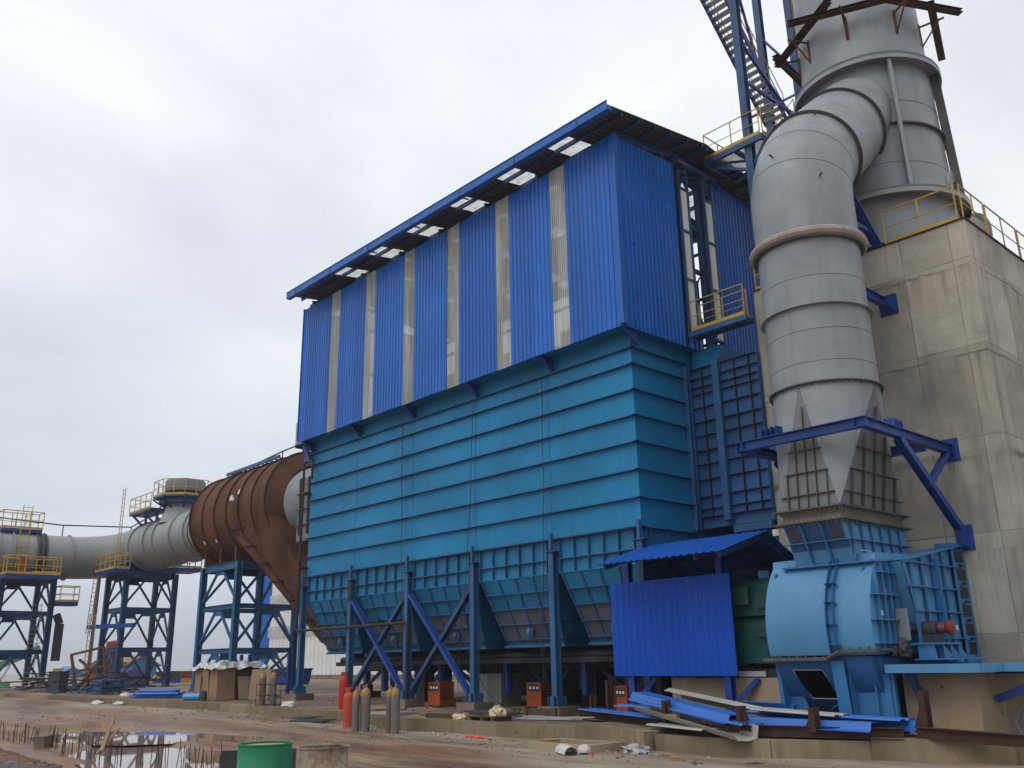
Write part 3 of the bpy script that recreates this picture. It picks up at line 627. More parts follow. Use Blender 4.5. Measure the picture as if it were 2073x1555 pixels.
# tall glazed leaf frames either side of the slot in the end wall
for y0, y1, zt in ((23.76, 24.33, 18.72), (25.24, 25.82, 18.75)):
    b = MB(); x = -16.92; zl = 12.55
    for y in (y0+.04, y1-.04): b.box2((x-.04, y-.04, zl), (x+.04, y+.04, zt))
    for z in (zl, 14.45, 16.3, zt-.75, zt-.06): b.box2((x-.038, y0+.081, z), (x+.038, y1-.081, z+.07))
    b.bar((x, y0+.09, zt-.66), (x, y1-.09, zt-.1), .04); b.bar((x, y1-.09, zt-.66), (x, y0+.09, zt-.1), .04)
    f = b.build('leaf_frame', 'steel', ph, 0)
    b = MB()
    for z0, z1 in ((zl+.08, 14.44), (14.53, 16.29), (16.38, zt-.76)): b.corr((x-.01, y0+.09, z0), (0, 1, 0), (0, 0, 1), (1, 0, 0), y1-y0-.18, z1-z0, pitch=.1, dep=.015)
    b.build('pane', 'white', f, 20)
b = MB(); b.box2((-16.98, 23.7, 18.95), (-16.8, 26.1, 19.07)); b.box2((-17.1, 24.2, 18.5), (-16.9, 24.3, 18.95)); b.box2((-17.1, 25.3, 18.5), (-16.9, 25.4, 18.95)); b.box2((-17.35, 24.2, 12.1), (-17.2, 24.34, 19)); b.box2((-17.35, 25.26, 12.1), (-17.2, 25.4, 19))
for z in (13.2, 15.2, 16.9): b.bar((-17.3, 24.3, z), (-17.3, 25.3, z), .08, .16)
b.bar((-17.4, 24.3, 13.3), (-17.4, 25.3, 15.1), .04); b.bar((-17.4, 25.3, 13.3), (-17.4, 24.3, 15.1), .04)
b.build('slot_framing', 'steel', ph, 0)
# roof: front slope, rear slope, openings filled by white sheets
EY, EZ, RY, RZ = 19.62, 19.16, 24.8, 19.86
sl = (RZ-EZ)/(RY-EY); XR0, XR1 = -37.05, -16.3
SKX = [-33.0, -30.2, -27.4, -24.5, -21.72, -19.0]
b = MB(); vv = Vector((0, RY-EY, RZ-EZ)); ln = vv.length; nn = Vector((0, -sl, 1)).normalized()
x = XR0
for k in range(7):
    x1 = SKX[k]-.5 if k < 6 else XR1
    b.corr((x, EY, EZ), (1, 0, 0), vv, nn, x1-x, ln, pitch=.21, dep=.04)
    if k < 6:
        b.corr((x1, EY, EZ), (1, 0, 0), vv, nn, 1.0, .16, pitch=.21, dep=.04)
    x = x1+1.0
v2 = Vector((0, RY-EY, -(RZ-EZ))); x = XR0
for k in range(7):
    x1 = SKX[k]-.6 if k < 6 else XR1
    b.corr((x, RY, RZ), (1, 0, 0), v2, (0, sl, 1), x1-x, ln, pitch=.21, dep=.04); x = x1+1.2
rf = b.build('roof', 'roof', ph, 20)
for sxx in SKX:
    b = MB(); b.corr((sxx-.6, RY, RZ), (1, 0, 0), v2, (0, sl, 1), 1.2, ln, pitch=.1, dep=.02); b.build('roof_light', 'frpw', rf, 20)  # unseen rear slope lights, added to give bright patches behind the strips
    b = MB(); v0 = vv.normalized(); b.corr((sxx-.5, EY+v0.y*.16, EZ+v0.z*.16), (1, 0, 0), vv, nn, 1.0, ln-.16, pitch=.1, dep=.02); b.build('roof_light', 'frpw', rf, 20)
b = MB()
for t in (.11, .28, .45, .62, .8, .97):
    y, z = EY+(RY-EY)*t, EZ+(RZ-EZ)*t-.11; b.bar((XR0+.05, y, z), (XR1-.05, y, z), .07, .16); b.bar((XR0+.05, 2*RY-y, z), (XR1-.05, 2*RY-y, z), .07, .16)
b.build('purlin', 'steel', ph, 0)
b = MB(); b.box2((XR0-.02, EY-.22, EZ-.20), (XR1-.02, EY-.2, EZ+.10)); b.box2((XR0-.02, EY-.2, EZ-.2), (XR1-.02, EY, EZ-.18)); b.box2((XR0-.02, EY-.02, EZ-.178), (XR1-.02, EY, EZ-.03)); b.box2((XR1-.02, EY-.22, EZ-.2), (XR1, EY, EZ-.02)); b.box2((XR0-.02, EY-.25, EZ+.1), (XR1, EY-.2, EZ+.12)); 
gt = b.build('gutter', 'trim', ph, 0)
for k in range(7):
    x = XR0+.8+k*3.1; b = MB(); b.box2((x-.02, EY-.24, EZ-.21), (x+.02, EY-.222, EZ+.09)); b.bar((x, EY-.2, EZ-.21), (x, EY+.25, EZ-.16), .03, .05); b.build('gutter_bracket', 'steel', gt, 0)
# balcony stub and strut at the left end
b = MB(); b.bar((-37.25, 20.9, 12.0), (-36.95, 21.1, 11.3), .14); b.bar((-37.6, 21.0, 12.2), (-36.9, 21.0, 11.25), .16); b.bar((-37.25, 21, 11.25), (-36.8, 21, 11.25), .2); b.build('strut', 'deep', ph, 0)

def railing(name, label, pts, posts=None, h=1.05, mat='yellow', cat='railing', group=None, parent=None, toe=.12, n=2, r=.022):
    b = MB(); P = [Vector(p) for p in pts]
    for k in range(1, n+1):
        for i in range(len(P)-1): b.tube([P[i]+Vector((0, 0, h*k/n)), P[i+1]+Vector((0, 0, h*k/n))], r if k == n else r*.7, 6)
    for i in range(len(P)-1):
        l = (P[i+1]-P[i]).length; q = max(1, round(l/1.0))
        for j in range(q+1):
            if j == 0 and i > 0: continue
            p = P[i].lerp(P[i+1], j/q); b.tube([p, p+Vector((0, 0, h))], r, 6)
        if toe: b.bar(P[i]+Vector((0, 0, toe/2)), P[i+1]+Vector((0, 0, toe/2)), .012, toe)
    o = b.build(name, mat, parent)
    if parent is None: tag(o, label, cat, group)
    return o
b = MB()
wt = thing('walkway', 'small yellow railed walkway sticking out past the far left end of the penthouse', 'walkway', (-37.6, 22, 12.1))
b.box2((-38.0, 20.8, 12.05), (-37.25, 24, 12.12)); b.bar((-37.95, 20.8, 12.0), (-37.95, 24, 12.0), .08, .12); b.build('deck', 'steel', wt, 0)
railing('railing', '', [(-37.3, 20.82, 12.12), (-37.97, 20.82, 12.12), (-37.97, 24, 12.12)], parent=wt)

# ------------------------------------------------------------------ ribbed outlet duct between casing and concrete tower
rd = thing('ribbed_duct', 'tall dark blue ribbed box duct with rust patches beside the concrete tower', 'duct', (-15.9, 25, 6.25))
b = MB(); b.box2((-17.397, 24.05, 6.3), (-14.66, 26.2, 11.25)); b.build('duct_wall', 'duct', rd, 0)
b = MB()
for x in (-16.75, -15.5, -14.95): b.box2((x-.008, 23.95, 6.3), (x+.008, 24.047, 11.25))
for z in (6.3, 6.55, 6.95, 7.5, 8.0, 8.45, 8.95, 9.4, 9.9, 10.35, 10.6, 10.9, 11.25): b.box2((-17.3, 23.94, z-.008), (-14.66, 24.048, z+.008))
b.build('stiffener', 'dark', rd, 0)
b = MB(); b.box2((-16.27, 23.86, 6.1), (-16.03, 24.04, 11.4)); b.build('cover_strip', 'steel2', rd, 0)
b = MB(); b.box2((-17.3, 24.1, 5.95), (-14.66, 26.1, 6.29)); b.bar((-16, 24.0, 5.8), (-14.66, 24.0, 5.8), .15, .22); b.bar((-15.7, 24.1, 5.7), (-14.7, 24.1, 4.9), .12); b.box2((-15.6, 24.4, 3.6), (-14.66, 26, 5.5)); b.build('support', 'steel2', rd, 0)
b = MB(); b.box2((-17.3, 24.3, 11.26), (-16.2, 26.2, 12.0)); b.build('upper_box', 'teal', rd, 0)

# ------------------------------------------------------------------ concrete tower with railings
CF = 24.25
ct = thing('concrete_tower', 'massive board marked concrete block carrying the grey chimney', 'concrete tower', (-11.3, 29, 0))
b = MB(); b.box2((-14.65, CF, -.3), (-7.97, 34, 13.36)); b.build('wall', 'conc', ct, 0)
b = MB(); b.box2((-14.66, CF-.04, 13.362), (-7.93, CF+.16, 13.4)); b.box2((-8.1, CF+.17, 13.362), (-7.93, 34, 13.4)); b.build('edge_angle', 'rustbeam', ct, 0)
g = 'yellow guard rails round the top of the concrete tower'
railing('railing', 'yellow guard rail on the front edge of the concrete tower before the chimney foot', [(-10.2, CF+.06, 13.4), (-8.15, CF+.06, 13.4)], group=g)
lab = ['yellow guard rail on the tower side edge next to the front corner', 'faded guard rail second from the tower corner', 'faded guard rail third from the tower corner at the right frame edge', 'guard rail on the tower side edge beyond the right frame edge']
for k, (y0, y1) in enumerate(((CF+.08, 26.0), (26.12, 28.5), (28.62, 30.9), (31, 33.3))):
    railing('railing', lab[k], [(-8.0, y0, 13.4), (-8.0, y1, 13.4)], mat='yellow' if k == 0 else 'yellowold', group=g, toe=0)
railing('railing', 'yellow guard rail on the left front corner of the concrete tower behind the grey pipe', [(-13.2, CF+.06, 13.4), (-14.58, CF+.06, 13.4), (-14.58, 26.5, 13.4)], group=g)
ww = thing('walkway', 'blue grating walkway with yellow rails from the penthouse slot to the concrete tower', 'walkway', (-15.5, 24, 12.2))
b = MB(); b.box2((-16.9, 23.65, 12.28), (-14.66, 23.73, 12.46)); b.box2((-16.9, 24.12, 12.28), (-14.66, 24.2, 12.46))
for k in range(5): x = -16.6+k*.45; b.box2((x-.03, 23.731, 12.3), (x+.03, 24.119, 12.4))
b.build('frame', 'steel2', ww, 0)
b = MB()
for k in range(24): y = 23.74+k*.016; b.box2((-16.9, y, 12.41), (-14.66, y+.005, 12.44))
b.build('grating', 'galv', ww, 0)
railing('railing', '', [(-16.75, 23.67, 12.46), (-14.7, 23.67, 12.46)], parent=ww); railing('railing', '', [(-16.75, 24.17, 12.46), (-14.9, 24.17, 12.46)], parent=ww, toe=0)

# ------------------------------------------------------------------ chimney
SX, SY = -11.2, 26.9
st = thing('chimney', 'huge grey steel chimney with ring flanges standing on the concrete tower', 'chimney', (SX, SY, 13.36))
b = MB(); b.lathe([(2.18, 13.37), (2.14, 15.2), (2.06, 17.4), (2.0, 20.0), (1.93, 24), (1.85, 34), (1.7, 34)], (SX, SY, 0), n=72); b.build('shell', 'grey', st)
for z, r, t in ((15.35, 2.5, .07), (17.75, 2.17, .05), (20.15, 2.34, .10)):
    b = MB(); b.ring((SX, SY, z), (0, 0, 1), 1.97, r, t, 72)
    if t > .06: b.lathe([(r-.02, -.18), (r, -.18), (r, t/2), (r-.02, t/2), (r-.02, -.18)], (SX, SY, z), n=72)
    b.build('ring_flange', 'grey' if z != 17.75 else 'greydark', st)
for z in (14.5, 16.4, 18.6, 21.0, 23.2):
    r = 2.18-(z-13.4)*.028; b = MB(); b.ring((SX, SY, z), (0, 0, 1), r-.05, r+.006, .015, 72); b.build('weld_seam', 'greydark', st)
for ang, mt in ((-46, 'grey'), (14, 'greydark'), (-150, 'grey'), (120, 'grey')):
    a = R(ang); d = Vector((math.cos(a), math.sin(a), 0)); b = MB(); q = Vector((SX, SY, 0))
    b.bar(q+d*2.27+Vector((0, 0, 15.4)), q+d*2.14+Vector((0, 0, 20.1)), .03, .26, d); tt = Vector((-d.y, d.x, 0)); b.bar(q+d*2.39+Vector((0, 0, 15.4)), q+d*2.26+Vector((0, 0, 20.1)), .11, .025, d)
    b.build('stiffener', mt, st, 0)
b = MB(); b.lathe([(1.0, 0), (1.0, 1.2), (1.15, 1.2), (1.15, 1.25), (.2, 1.25)], (SX+1.0, SY+1.0, 14.6), (.55, .83, -.1), 32); b.lathe([(.55, 0), (.55, .25), (.2, .25)], (SX+1.9, SY+.4, 15.9), (1, .1, 0), 20); b.build('side_inlet', 'grey', st)
# rusty staging beams round the chimney
zb = 22.0
sb = thing('staging_frame', 'ring of crossed rusty steel beams bracketed round the upper chimney', 'staging', (SX, SY, zb-.5))
for (x0, y0), (x1, y1), dz in (((-12.1, 23.85), (-9.3, 25.2), 0), ((-13.65, 25.7), (-10.7, 24.0), .13), ((-9.6, 25.0), (-8.1, 27.8), .13), ((-8.5, 26.4), (-9.5, 29.6), 0), ((-13.3, 25.0), (-13.6, 28.4), 0), ((-13.8, 28.0), (-10.8, 30), .13)):
    b = MB(); b.ibeam((x0, y0, zb+dz), (x1, y1, zb+dz), .24, .13, .014); b.build('beam', 'rustbeam', sb, 0)
for ang in (-118, -75, -30, -145, 10, 60, 150, 100):
    a = R(ang); d = Vector((math.cos(a), math.sin(a), 0)); q = Vector((SX, SY, zb-.07)); b = MB()
    b.bar(q+d*1.97, q+d*2.75, .05, .05); b.bar(q+d*1.99+Vector((0, 0, -.75)), q+d*2.6, .04, .04); b.bar(q+d*1.99+Vector((0, 0, -.8)), q+d*1.98+Vector((0, 0, .1)), .09, .03, d); b.build('bracket', 'rust', sb, 0)

# ------------------------------------------------------------------ outlet pipe: transition, riser, elbow
QX, QY, QR = -11.08, 21.3, 1.33
op = thing('outlet_pipe', 'fat grey riser pipe bending from the blue fan up into the chimney', 'pipe', (QX, QY, 5.05))
D0 = (-11.78, -10.25, 19.72, 22.88)                          # rectangle over the fan
zr0, zr1 = 5.36, 8.5
b = MB(); bc = MB(); c0 = [(D0[0], D0[2]), (D0[1], D0[2]), (D0[1], D0[3]), (D0[0], D0[3])]; na = 14
dirs = [(-135, 0), (-45, 1), (45, 2), (135, 3)]
for ang, k in dirs:
    x, y = c0[k]; i0 = len(bc.v); bc.v.append((x, y, zr0))
    for j in range(na+1):
        a = R(ang-45+90*j/na); bc.v.append((QX+QR*math.cos(a), QY+QR*math.sin(a), zr1))
    bc.f += [(i0, i0+1+j, i0+2+j) for j in range(na)]
for ang, k in dirs:                                          # flat triangles
    (xa, ya), (xb, yb) = c0[k], c0[(k+1) % 4]; a = R(ang+45)
    b.add([(xa, ya, zr0), (xb, yb, zr0), (QX+QR*math.cos(a), QY+QR*math.sin(a), zr1)], [(0, 1, 2)])
tr = b.build('transition', 'grey2', op, 25); bc.build('corner_cone', 'grey', tr, 60)
b = MB(); b.lathe([(QR, zr1), (QR, 12.62)], (QX, QY, 0), n=64); b.build('riser', 'grey', op)
def dpt(u, z, o):                                            # points on the front and the right flat of the transition
    k = (z-zr0)/(zr1-zr0); return Vector((D0[0]+(D0[1]-D0[0])*u, D0[2]+k*(QY-QR-D0[2])-o, z))
def rpt(u, z, o):
    k = (z-zr0)/(zr1-zr0); return Vector((D0[1]+k*(QX+QR-D0[1])+o, D0[2]+(D0[3]-D0[2])*u, z))
b = MB()
for z, k in ((5.7, .11), (6.25, .28), (6.8, .46), (7.35, .63)):
    h = k*.5; b.bar(dpt(h-.04, z, .035), dpt(1-h*.92, z, .035), .012, .07, (0, 1, 0)) if z < 7 else None
    b.bar(rpt(h*.9, z, .035), rpt(1-h*.9+.03, z, .035), .012, .07, (1, 0, 0)) if z < 7.2 else None
for u in (.16, .33, .5, .66, .84):
    zt = min(7.9, zr0+(zr1-zr0)*min(u, 1-u)*1.75); b.bar(dpt(u, zr0, .035), dpt(u, zt, .035), .012, .07, (0, 1, 0)); b.bar(rpt(u, zr0, .04), rpt(u, zt, .04), .012, .09, (1, 0, 0))
b.build('stiffener', 'greydark', tr, 0)
def rect_flange(name, z, o, th, mat, par):
    b = MB(); x0, x1, y0, y1 = D0[0]-o, D0[1]+o, D0[2]-o, D0[3]+o; i = -.02
    b.box2((x0, y0, z), (x1, D0[2]-i, z+th)); b.box2((x0, D0[3]+i, z), (x1, y1, z+th)); b.box2((x0, D0[2]-i, z), (D0[0]-i, D0[3]+i, z+th)); b.box2((D0[1]+i, D0[2]-i, z), (x1, D0[3]+i, z+th))
    k = int((x1-x0)/.12)
    for j in range(k): b.box((x0+.06+j*.12, y0+.05, z), (.03, .03, .12))
    k = int((y1-y0)/.14)
    for j in range(k): b.box((x1-.05, y0+.06+j*.14, z), (.03, .03, .12))
    return b.build(name, mat, par, 0)
rect_flange('rect_flange', 5.33, .16, .03, 'greydark', op); rect_flange('rect_flange', 5.02, .16, .03, 'greydark', op)
b = MB(); o_ = .05
b.add([(D0[0]-o_, D0[2]-o_, 5.05), (D0[1]+o_, D0[2]-o_, 5.05), (D0[1]+o_, D0[3]+o_, 5.05), (D0[0]-o_, D0[3]+o_, 5.05)]+[(D0[0]+.02, D0[2]+.02, 5.19), (D0[1]-.02, D0[2]+.02, 5.19), (D0[1]-.02, D0[3]-.02, 5.19), (D0[0]+.02, D0[3]-.02, 5.19)]+[(D0[0]-o_, D0[2]-o_, 5.33), (D0[1]+o_, D0[2]-o_, 5.33), (D0[1]+o_, D0[3]+o_, 5.33), (D0[0]-o_, D0[3]+o_, 5.33)],
      [(0,1,5,4),(1,2,6,5),(2,3,7,6),(3,0,4,7),(4,5,9,8),(5,6,10,9),(6,7,11,10),(7,4,8,11)])
b.build('expansion_joint', 'fabric', op, 60)
b = MB(); b.ring((QX, QY, zr1), (0, 0, 1), QR-.02, QR+.1, .03, 64)
for k in range(48): a = 2*math.pi*k/48; b.box((QX+math.cos(a)*(QR+.06), QY+math.sin(a)*(QR+.06), zr1-.02), (.03, .03, .09))
b.build('bolted_flange', 'greydark', op)
b = MB(); b.ring((QX, QY, 10.55), (0, 0, 1), QR-.02, QR+.11, .025, 64); b.build('stiffening_ring', 'grey', op)
for z in (9.05, 9.9, 11.35): b = MB(); b.ring((QX, QY, z), (0, 0, 1), QR-.03, QR+.004, .012, 64); b.build('weld_seam', 'greydark', op)
k = 30; b = MB(); b.tube([(QX+math.cos(2*math.pi*i/k)*(QR+.09), QY+math.sin(2*math.pi*i/k)*(QR+.09), 12.55) for i in range(k)], .135, 10, True); bd = b.build('bead_ring', 'bead', op, 35)
b = MB()
for i in range(15): a = 2*math.pi*i*2/k; c = Vector((QX+math.cos(a)*(QR+.09), QY+math.sin(a)*(QR+.09), 12.55)); b.ring(c, (-math.sin(a), math.cos(a), 0), .133, .139, .012, 12)
b.build('bead_band', 'oxytop', bd)
b = MB(); b.ring((QX, QY, 12.40), (0, 0, 1), QR-.02, QR+.12, .025, 64); b.ring((QX, QY, 12.70), (0, 0, 1), QR-.02, QR+.08, .02, 64); b.build('ring_flange', 'greydark', op)
# elbow: straight neck, arc, then a sloping run into the chimney
ER = 1.36; path = [(QY, 12.65), (QY, 13.6)]
rc, a_end = 3.0, 50
for i in range(1, 13): a = R(a_end*i/12); path.append((QY+rc*(1-math.cos(a)), 13.6+rc*math.sin(a)))
dy, dz = math.sin(R(a_end)), math.cos(R(a_end)); ly, lz = path[-1]
path += [(ly+dy*k, lz+dz*k) for k in (.3, .8, 1.6, 2.6, 3.8, 5.4)]
b = MB(); b.tube([(QX-.006*i, y, z) for i, (y, z) in enumerate(path)], ER, 64, cap=False); b.build('elbow', 'grey', op)
def tangent(i): 
    (ya, za), (yb, zb_) = path[i-1], path[min(i+1, len(path)-1)]; return Vector((0, yb-ya, zb_-za)).normalized()
for i, r, mt in ((13, .10, 'greydark'), (17, .10, 'greydark'), (5, .005, 'greydark'), (9, .005, 'greydark')):
    b = MB(); b.ring((QX-.006*i, *path[i]), tangent(i), ER-.03, ER+r, .035 if r > .05 else .012, 64); b.build('ring_flange' if r > .05 else 'weld_seam', mt, op)
b = MB()
for i, ang in ((3, 40), (6, 95), (12, 60), (15, 130)):
    p = Vector((QX, *path[i])); t_ = tangent(i); e = Vector((0, t_.z, -t_.y)); d = Vector((1, 0, 0))*math.cos(R(ang))-e*-1*math.sin(R(ang))*-1
    b.bar(p+d*ER, p+d*(ER+.14), .05, .02)
b.build('lifting_lug', 'greydark', op, 0)

# blue bracket frame holding the pipe off the concrete
bf = thing('pipe_support', 'deep blue beam frame with diagonal arms holding the grey pipe off the concrete', 'support frame', (-11, 21.5, 7.1))
zf = 7.12; fy = 19.5
b = MB(); b.ibeam((-12.72, fy, zf), (-9.22, fy, zf), .2, .24, .018); 
for x in (-12.68, -12.5, -9.5): b.box2((x-.006, fy-.1, zf-.102), (x+.006, fy+.1, zf+.102))
b.build('beam', 'deep', bf, 0)
for x in (-9.32, -12.62):
    b = MB(); b.ibeam((x, fy+.11, zf), (x, CF-.03, zf), .2, .24, .018); b.box2((x-.22, CF-.03, zf-.3), (x+.22, CF+.01, zf+.3)); b.build('beam', 'deep', bf, 0)
    b = MB(); b.ibeam((x, 21.2, zf-.13), (x, CF-.12, 4.95), .18, .2, .016, (1, 0, 0)); b.box2((x-.22, CF-.03, 4.5), (x+.22, CF+.01, 5.15)); b.prism([(CF-.03, 4.55), (CF-.32, 4.6), (CF-.32, 5.0), (CF-.03, 5.1)], 'x', x-.1, x+.1); b.build('diagonal_arm', 'deep', bf, 0)
    b = MB(); b.bar((x, CF-.3, zf-.12), (x, 22.55, 6.0), .14, .16); b.build('strut', 'deep', bf, 0)
b = MB(); b.ibeam((-12.5, 22.95, zf-.05), (-9.43, 22.95, zf-.05), .2, .24, .018); b.build('beam', 'deep', bf, 0)
for c, rz in (((-11.75, 19.58, 7.36), 0), ((-9.42, 21.3, 7.36), R(90)), ((-12.6, 21.3, 7.36), R(90))):
    b = MB(); 
    for k in range(4):
        o = Vector((math.cos(rz), math.sin(rz), 0))*(k*.14-.21); b.box(Vector(c)+o, (.015, .26, .24), rz)
    b.box(Vector(c)+Vector((-math.sin(rz), math.cos(rz), 0))*(.12 if rz == 0 else (.12 if c[0] > -11 else -.12)), (.5, .02, .25), rz); b.build('saddle', 'deep', bf, 0)
tie = thing('pipe_tie', 'short blue stub bracket joining the grey riser to the concrete face', 'bracket', (-10.3, 23.3, 11.6))
b = MB(); b.ibeam((-10.35, 22.3, 11.55), (-10.35, CF-.05, 11.55), .16, .26, .018); b.box2((-10.62, CF-.04, 11.25), (-10.1, CF+.01, 11.85)); b.prism([(CF-.04, 11.3), (CF-.35, 11.42), (CF-.35, 11.7), (CF-.04, 11.8)], 'x', -10.5, -10.2); b.build('arm', 'deep', tie, 0)
tie = thing('pipe_tie', 'blue sloping strut from the tower top to the pipe elbow', 'bracket', (-10.3, 23.3, 13.4))
b = MB(); b.ibeam((-10.45, CF+.05, 13.45), (-10.45, 22.6, 14.9), .2, .22, .018); b.bar((-10.5, 22.2, 13.75), (-10.45, 23.8, 13.8), .12); b.box2((-10.7, CF-.1, 13.402), (-10.2, CF+.3, 13.45)); b.build('arm', 'deep', tie, 0)

# ------------------------------------------------------------------ centrifugal fan
FX0, FX1, FYc, FZc, FR = -12.45, -9.8, 21.8, 2.6, 2.2
fan = thing('fan', 'big light blue centrifugal fan with a rounded drum housing below the grey riser', 'industrial fan', (-11.1, 21.8, .3))
def arc(a0, a1, n, r=FR): return [(FYc-r*math.cos(R(a0+(a1-a0)*i/n)), FZc+r*math.sin(R(a0+(a1-a0)*i/n))) for i in range(n+1)]
up = arc(-15.5, 42, 26)
poly = up+[(20.2, 4.25), (23.4, 4.35), (24.1, 3.9), (24.1, 2.02)]
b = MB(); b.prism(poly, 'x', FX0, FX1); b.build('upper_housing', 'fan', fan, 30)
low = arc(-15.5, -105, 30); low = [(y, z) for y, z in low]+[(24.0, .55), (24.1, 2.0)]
b = MB(); b.prism([(FYc-2.05, 1.98)]+low[2:], 'x', FX0+.1, FX1-.15); lh = b.build('lower_housing', 'fanshade', fan, 30)  # darker colour stands for shade on the underside
b = MB()                                                     # joint flange that steps up towards the shaft
b.box2((FX0-.1, 19.52, 1.93), (-10.9, 19.9, 1.97)); b.bar((-10.9, 19.6, 1.95), (-10.55, 19.6, 2.1), .3, .04); b.box2((-10.55, 19.52, 2.09), (-9.7, 19.9, 2.13)); b.bar((-9.72, 19.7, 2.11), (-9.72, 20.5, 2.12), .12, .05); b.bar((-9.7, 20.4, 2.12), (-9.7, 21.2, 2.62), .2, .05)
b.tube([(FX0-.1, 19.5, 1.91), (-10.9, 19.5, 1.91), (-10.55, 19.5, 2.06), (-9.72, 19.5, 2.07), (-9.66, 20.45, 2.08)], .018, 6)
for k in range(12): x = FX0+.1+k*.22; b.box((x, 19.6, 2.0 if x < -10.8 else 2.15), (.03, .03, .06))
b.build('joint_flange', 'greydark', fan, 0)
b = MB()                                                     # band round the drum with cross cleats
x = -10.72
ring = [(y, z) for y, z in arc(-14, 42, 24, FR+.006)]; ro = arc(-14, 42, 24, FR+.16)
for i in range(24): b.add([(x-.08, *ring[i]), (x-.08, *ring[i+1]), (x-.08, *ro[i+1]), (x-.08, *ro[i])], [(0, 1, 2, 3)]); 
for i in range(24): b.add([(x+.08, *ring[i]), (x+.08, *ring[i+1]), (x+.08, *ro[i+1]), (x+.08, *ro[i])], [(0, 3, 2, 1)])
for a in (-9, 2, 14, 25): p, q = arc(a, a, 1, FR+.006)[0], arc(a, a, 1, FR+.16)[0]; b.add([(x-.14, *p), (x+.14, *p), (x+.14, *q), (x-.14, *q)], [(0, 1, 2, 3)])
b.build('band', 'fan2', fan, 0)
b = MB()                                                     # side plate ribs
for z in (2.25, 2.75, 3.3, 3.8):
    yf = FYc-math.sqrt(max(.01, FR**2-(z-FZc)**2)); b.box2((FX1+.002, yf-.02, z-.012), (FX1+.13, 20.98, z+.012))
for y in (19.95, 20.25, 20.55, 20.85): z0 = FZc-math.sqrt(max(.01, FR**2-(y-FYc)**2)); z1 = FZc+math.sqrt(max(.01, FR**2-(y-FYc)**2)); b.box2((FX1+.002, y-.04, max(2.15, z0)), (FX1+.09, y+.0, min(4.0, z1)))
b.build('side_rib', 'fan2', fan, 0)
# inlet box on the near end
ib = [(20.78, 4.06), (24.2, 4.62), (24.2, 1.8), (21.9, 1.8), (21.25, 2.7)]
b = MB(); b.prism(ib, 'x', FX1-.4, -9.5); b.build('inlet_box', 'fan', fan, 0)
b = MB(); X = -9.5
def topz(y): return 4.06+(y-20.78)*.1637
for z in (2.35, 2.95, 3.5, 4.05): ys = 20.8+max(0, (3.5-z))*.5; b.box2((X+.002, ys, z-.012), (X+.14, 23.6, z+.012))
for y in (21.15, 21.75, 22.35, 22.95, 23.5): b.bar((X+.05, y, 1.82), (X+.05, y, topz(y)-.03), .1, .05, (1, 0, 0))
b.bar((X+.06, 20.80, 4.03), (X+.06, 21.25, 2.72), .12, .02, (1, 0, 0)); b.bar((X+.04, 22.35, 1.9), (X+.04, 22.35, 4.2), .02, .3, (1, 0, 0))
b.bar((X-.2, 20.8, 4.09), (X-.2, 24.2, 4.65), .75, .02)
b.build('inlet_rib', 'fan2', fan, 0)
b = MB()
for k in range(13): z = 1.95+k*.19; b.box((X+.03, 22.42, z), (.06, .04, .04)); b.box((X+.03, 23.58, z), (.06, .04, .04))
for k in range(16): b.box((FX1-.2+.0, 20.0+k*.03, 4.3), (.02, .02, .02))
b.build('bolt', 'galv', fan, 0)
b = MB(); b.box2((X-.3, 23.45, 1.75), (X+.10, 24.22, 4.66)); dmp = b.build('damper', 'fan2', fan, 0)
for k in range(6):
    z = 1.98+k*.44; b = MB(); b.box2((X+.102, 23.6, z), (X+.115, 24.05, z+.28)); b.bar((X+.13, 23.62, z+.32), (X+.13, 24.0, z+.36), .03); b.box((X+.13, 23.85, z+.36), (.05, .14, .06)); b.build('blade_lever', 'black', dmp, 0)
for y, z, m_ in ((21.95, 3.65, .26), (23.2, 3.75, .24), (20.45, 3.35, .2), (20.15, 2.9, .11), (21.65, 2.58, .22), (23.3, 2.6, .12)):
    b = MB(); b.box2((FX1+.003 if y < 20.7 else X+.003, y-.07, z-m_/2), (FX1+.012 if y < 20.7 else X+.012, y+.07, z+m_/2)); b.build('tag', 'paper' if m_ < .2 else 'grey', fan, 0)
# discharge chute
b = MB(); zt, zm, zl = 5.015, 4.58, 4.02
A = [(D0[0], D0[2]), (D0[1], D0[2]), (D0[1], D0[3]), (D0[0], D0[3])]; Bm = [(D0[0]+.02, D0[2]+.20), (D0[1]+.02, D0[2]+.20), (D0[1]+.02, D0[3]), (D0[0]+.02, D0[3])]; Cb = [(D0[0]+.03, D0[2]+.40), (D0[1]+.03, D0[2]+.40), (D0[1]+.03, D0[3]), (D0[0]+.03, D0[3])]
def loft(b, Ls):
    for (P, z0), (Q, z1) in zip(Ls, Ls[1:]):
        b.add([(x, y, z0) for x, y in P]+[(x, y, z1) for x, y in Q], [(i, (i+1) % 4, (i+1) % 4+4, i+4) for i in range(4)])
loft(b, [(A, zt), (Bm, zm), (Cb, zl)]); ch = b.build('discharge_chute', 'fan', fan, 0)
b = MB()
b.add([(D0[0]+.05, D0[2]-.006, zt-.05), (D0[1]-.06, D0[2]-.006, zt-.05), (D0[1]-.05, D0[2]+.19, zm+.02), (D0[0]+.05, D0[2]+.19, zm+.02)], [(0, 1, 2, 3)])
b.build('primed_panel', 'fanrust', ch, 0)
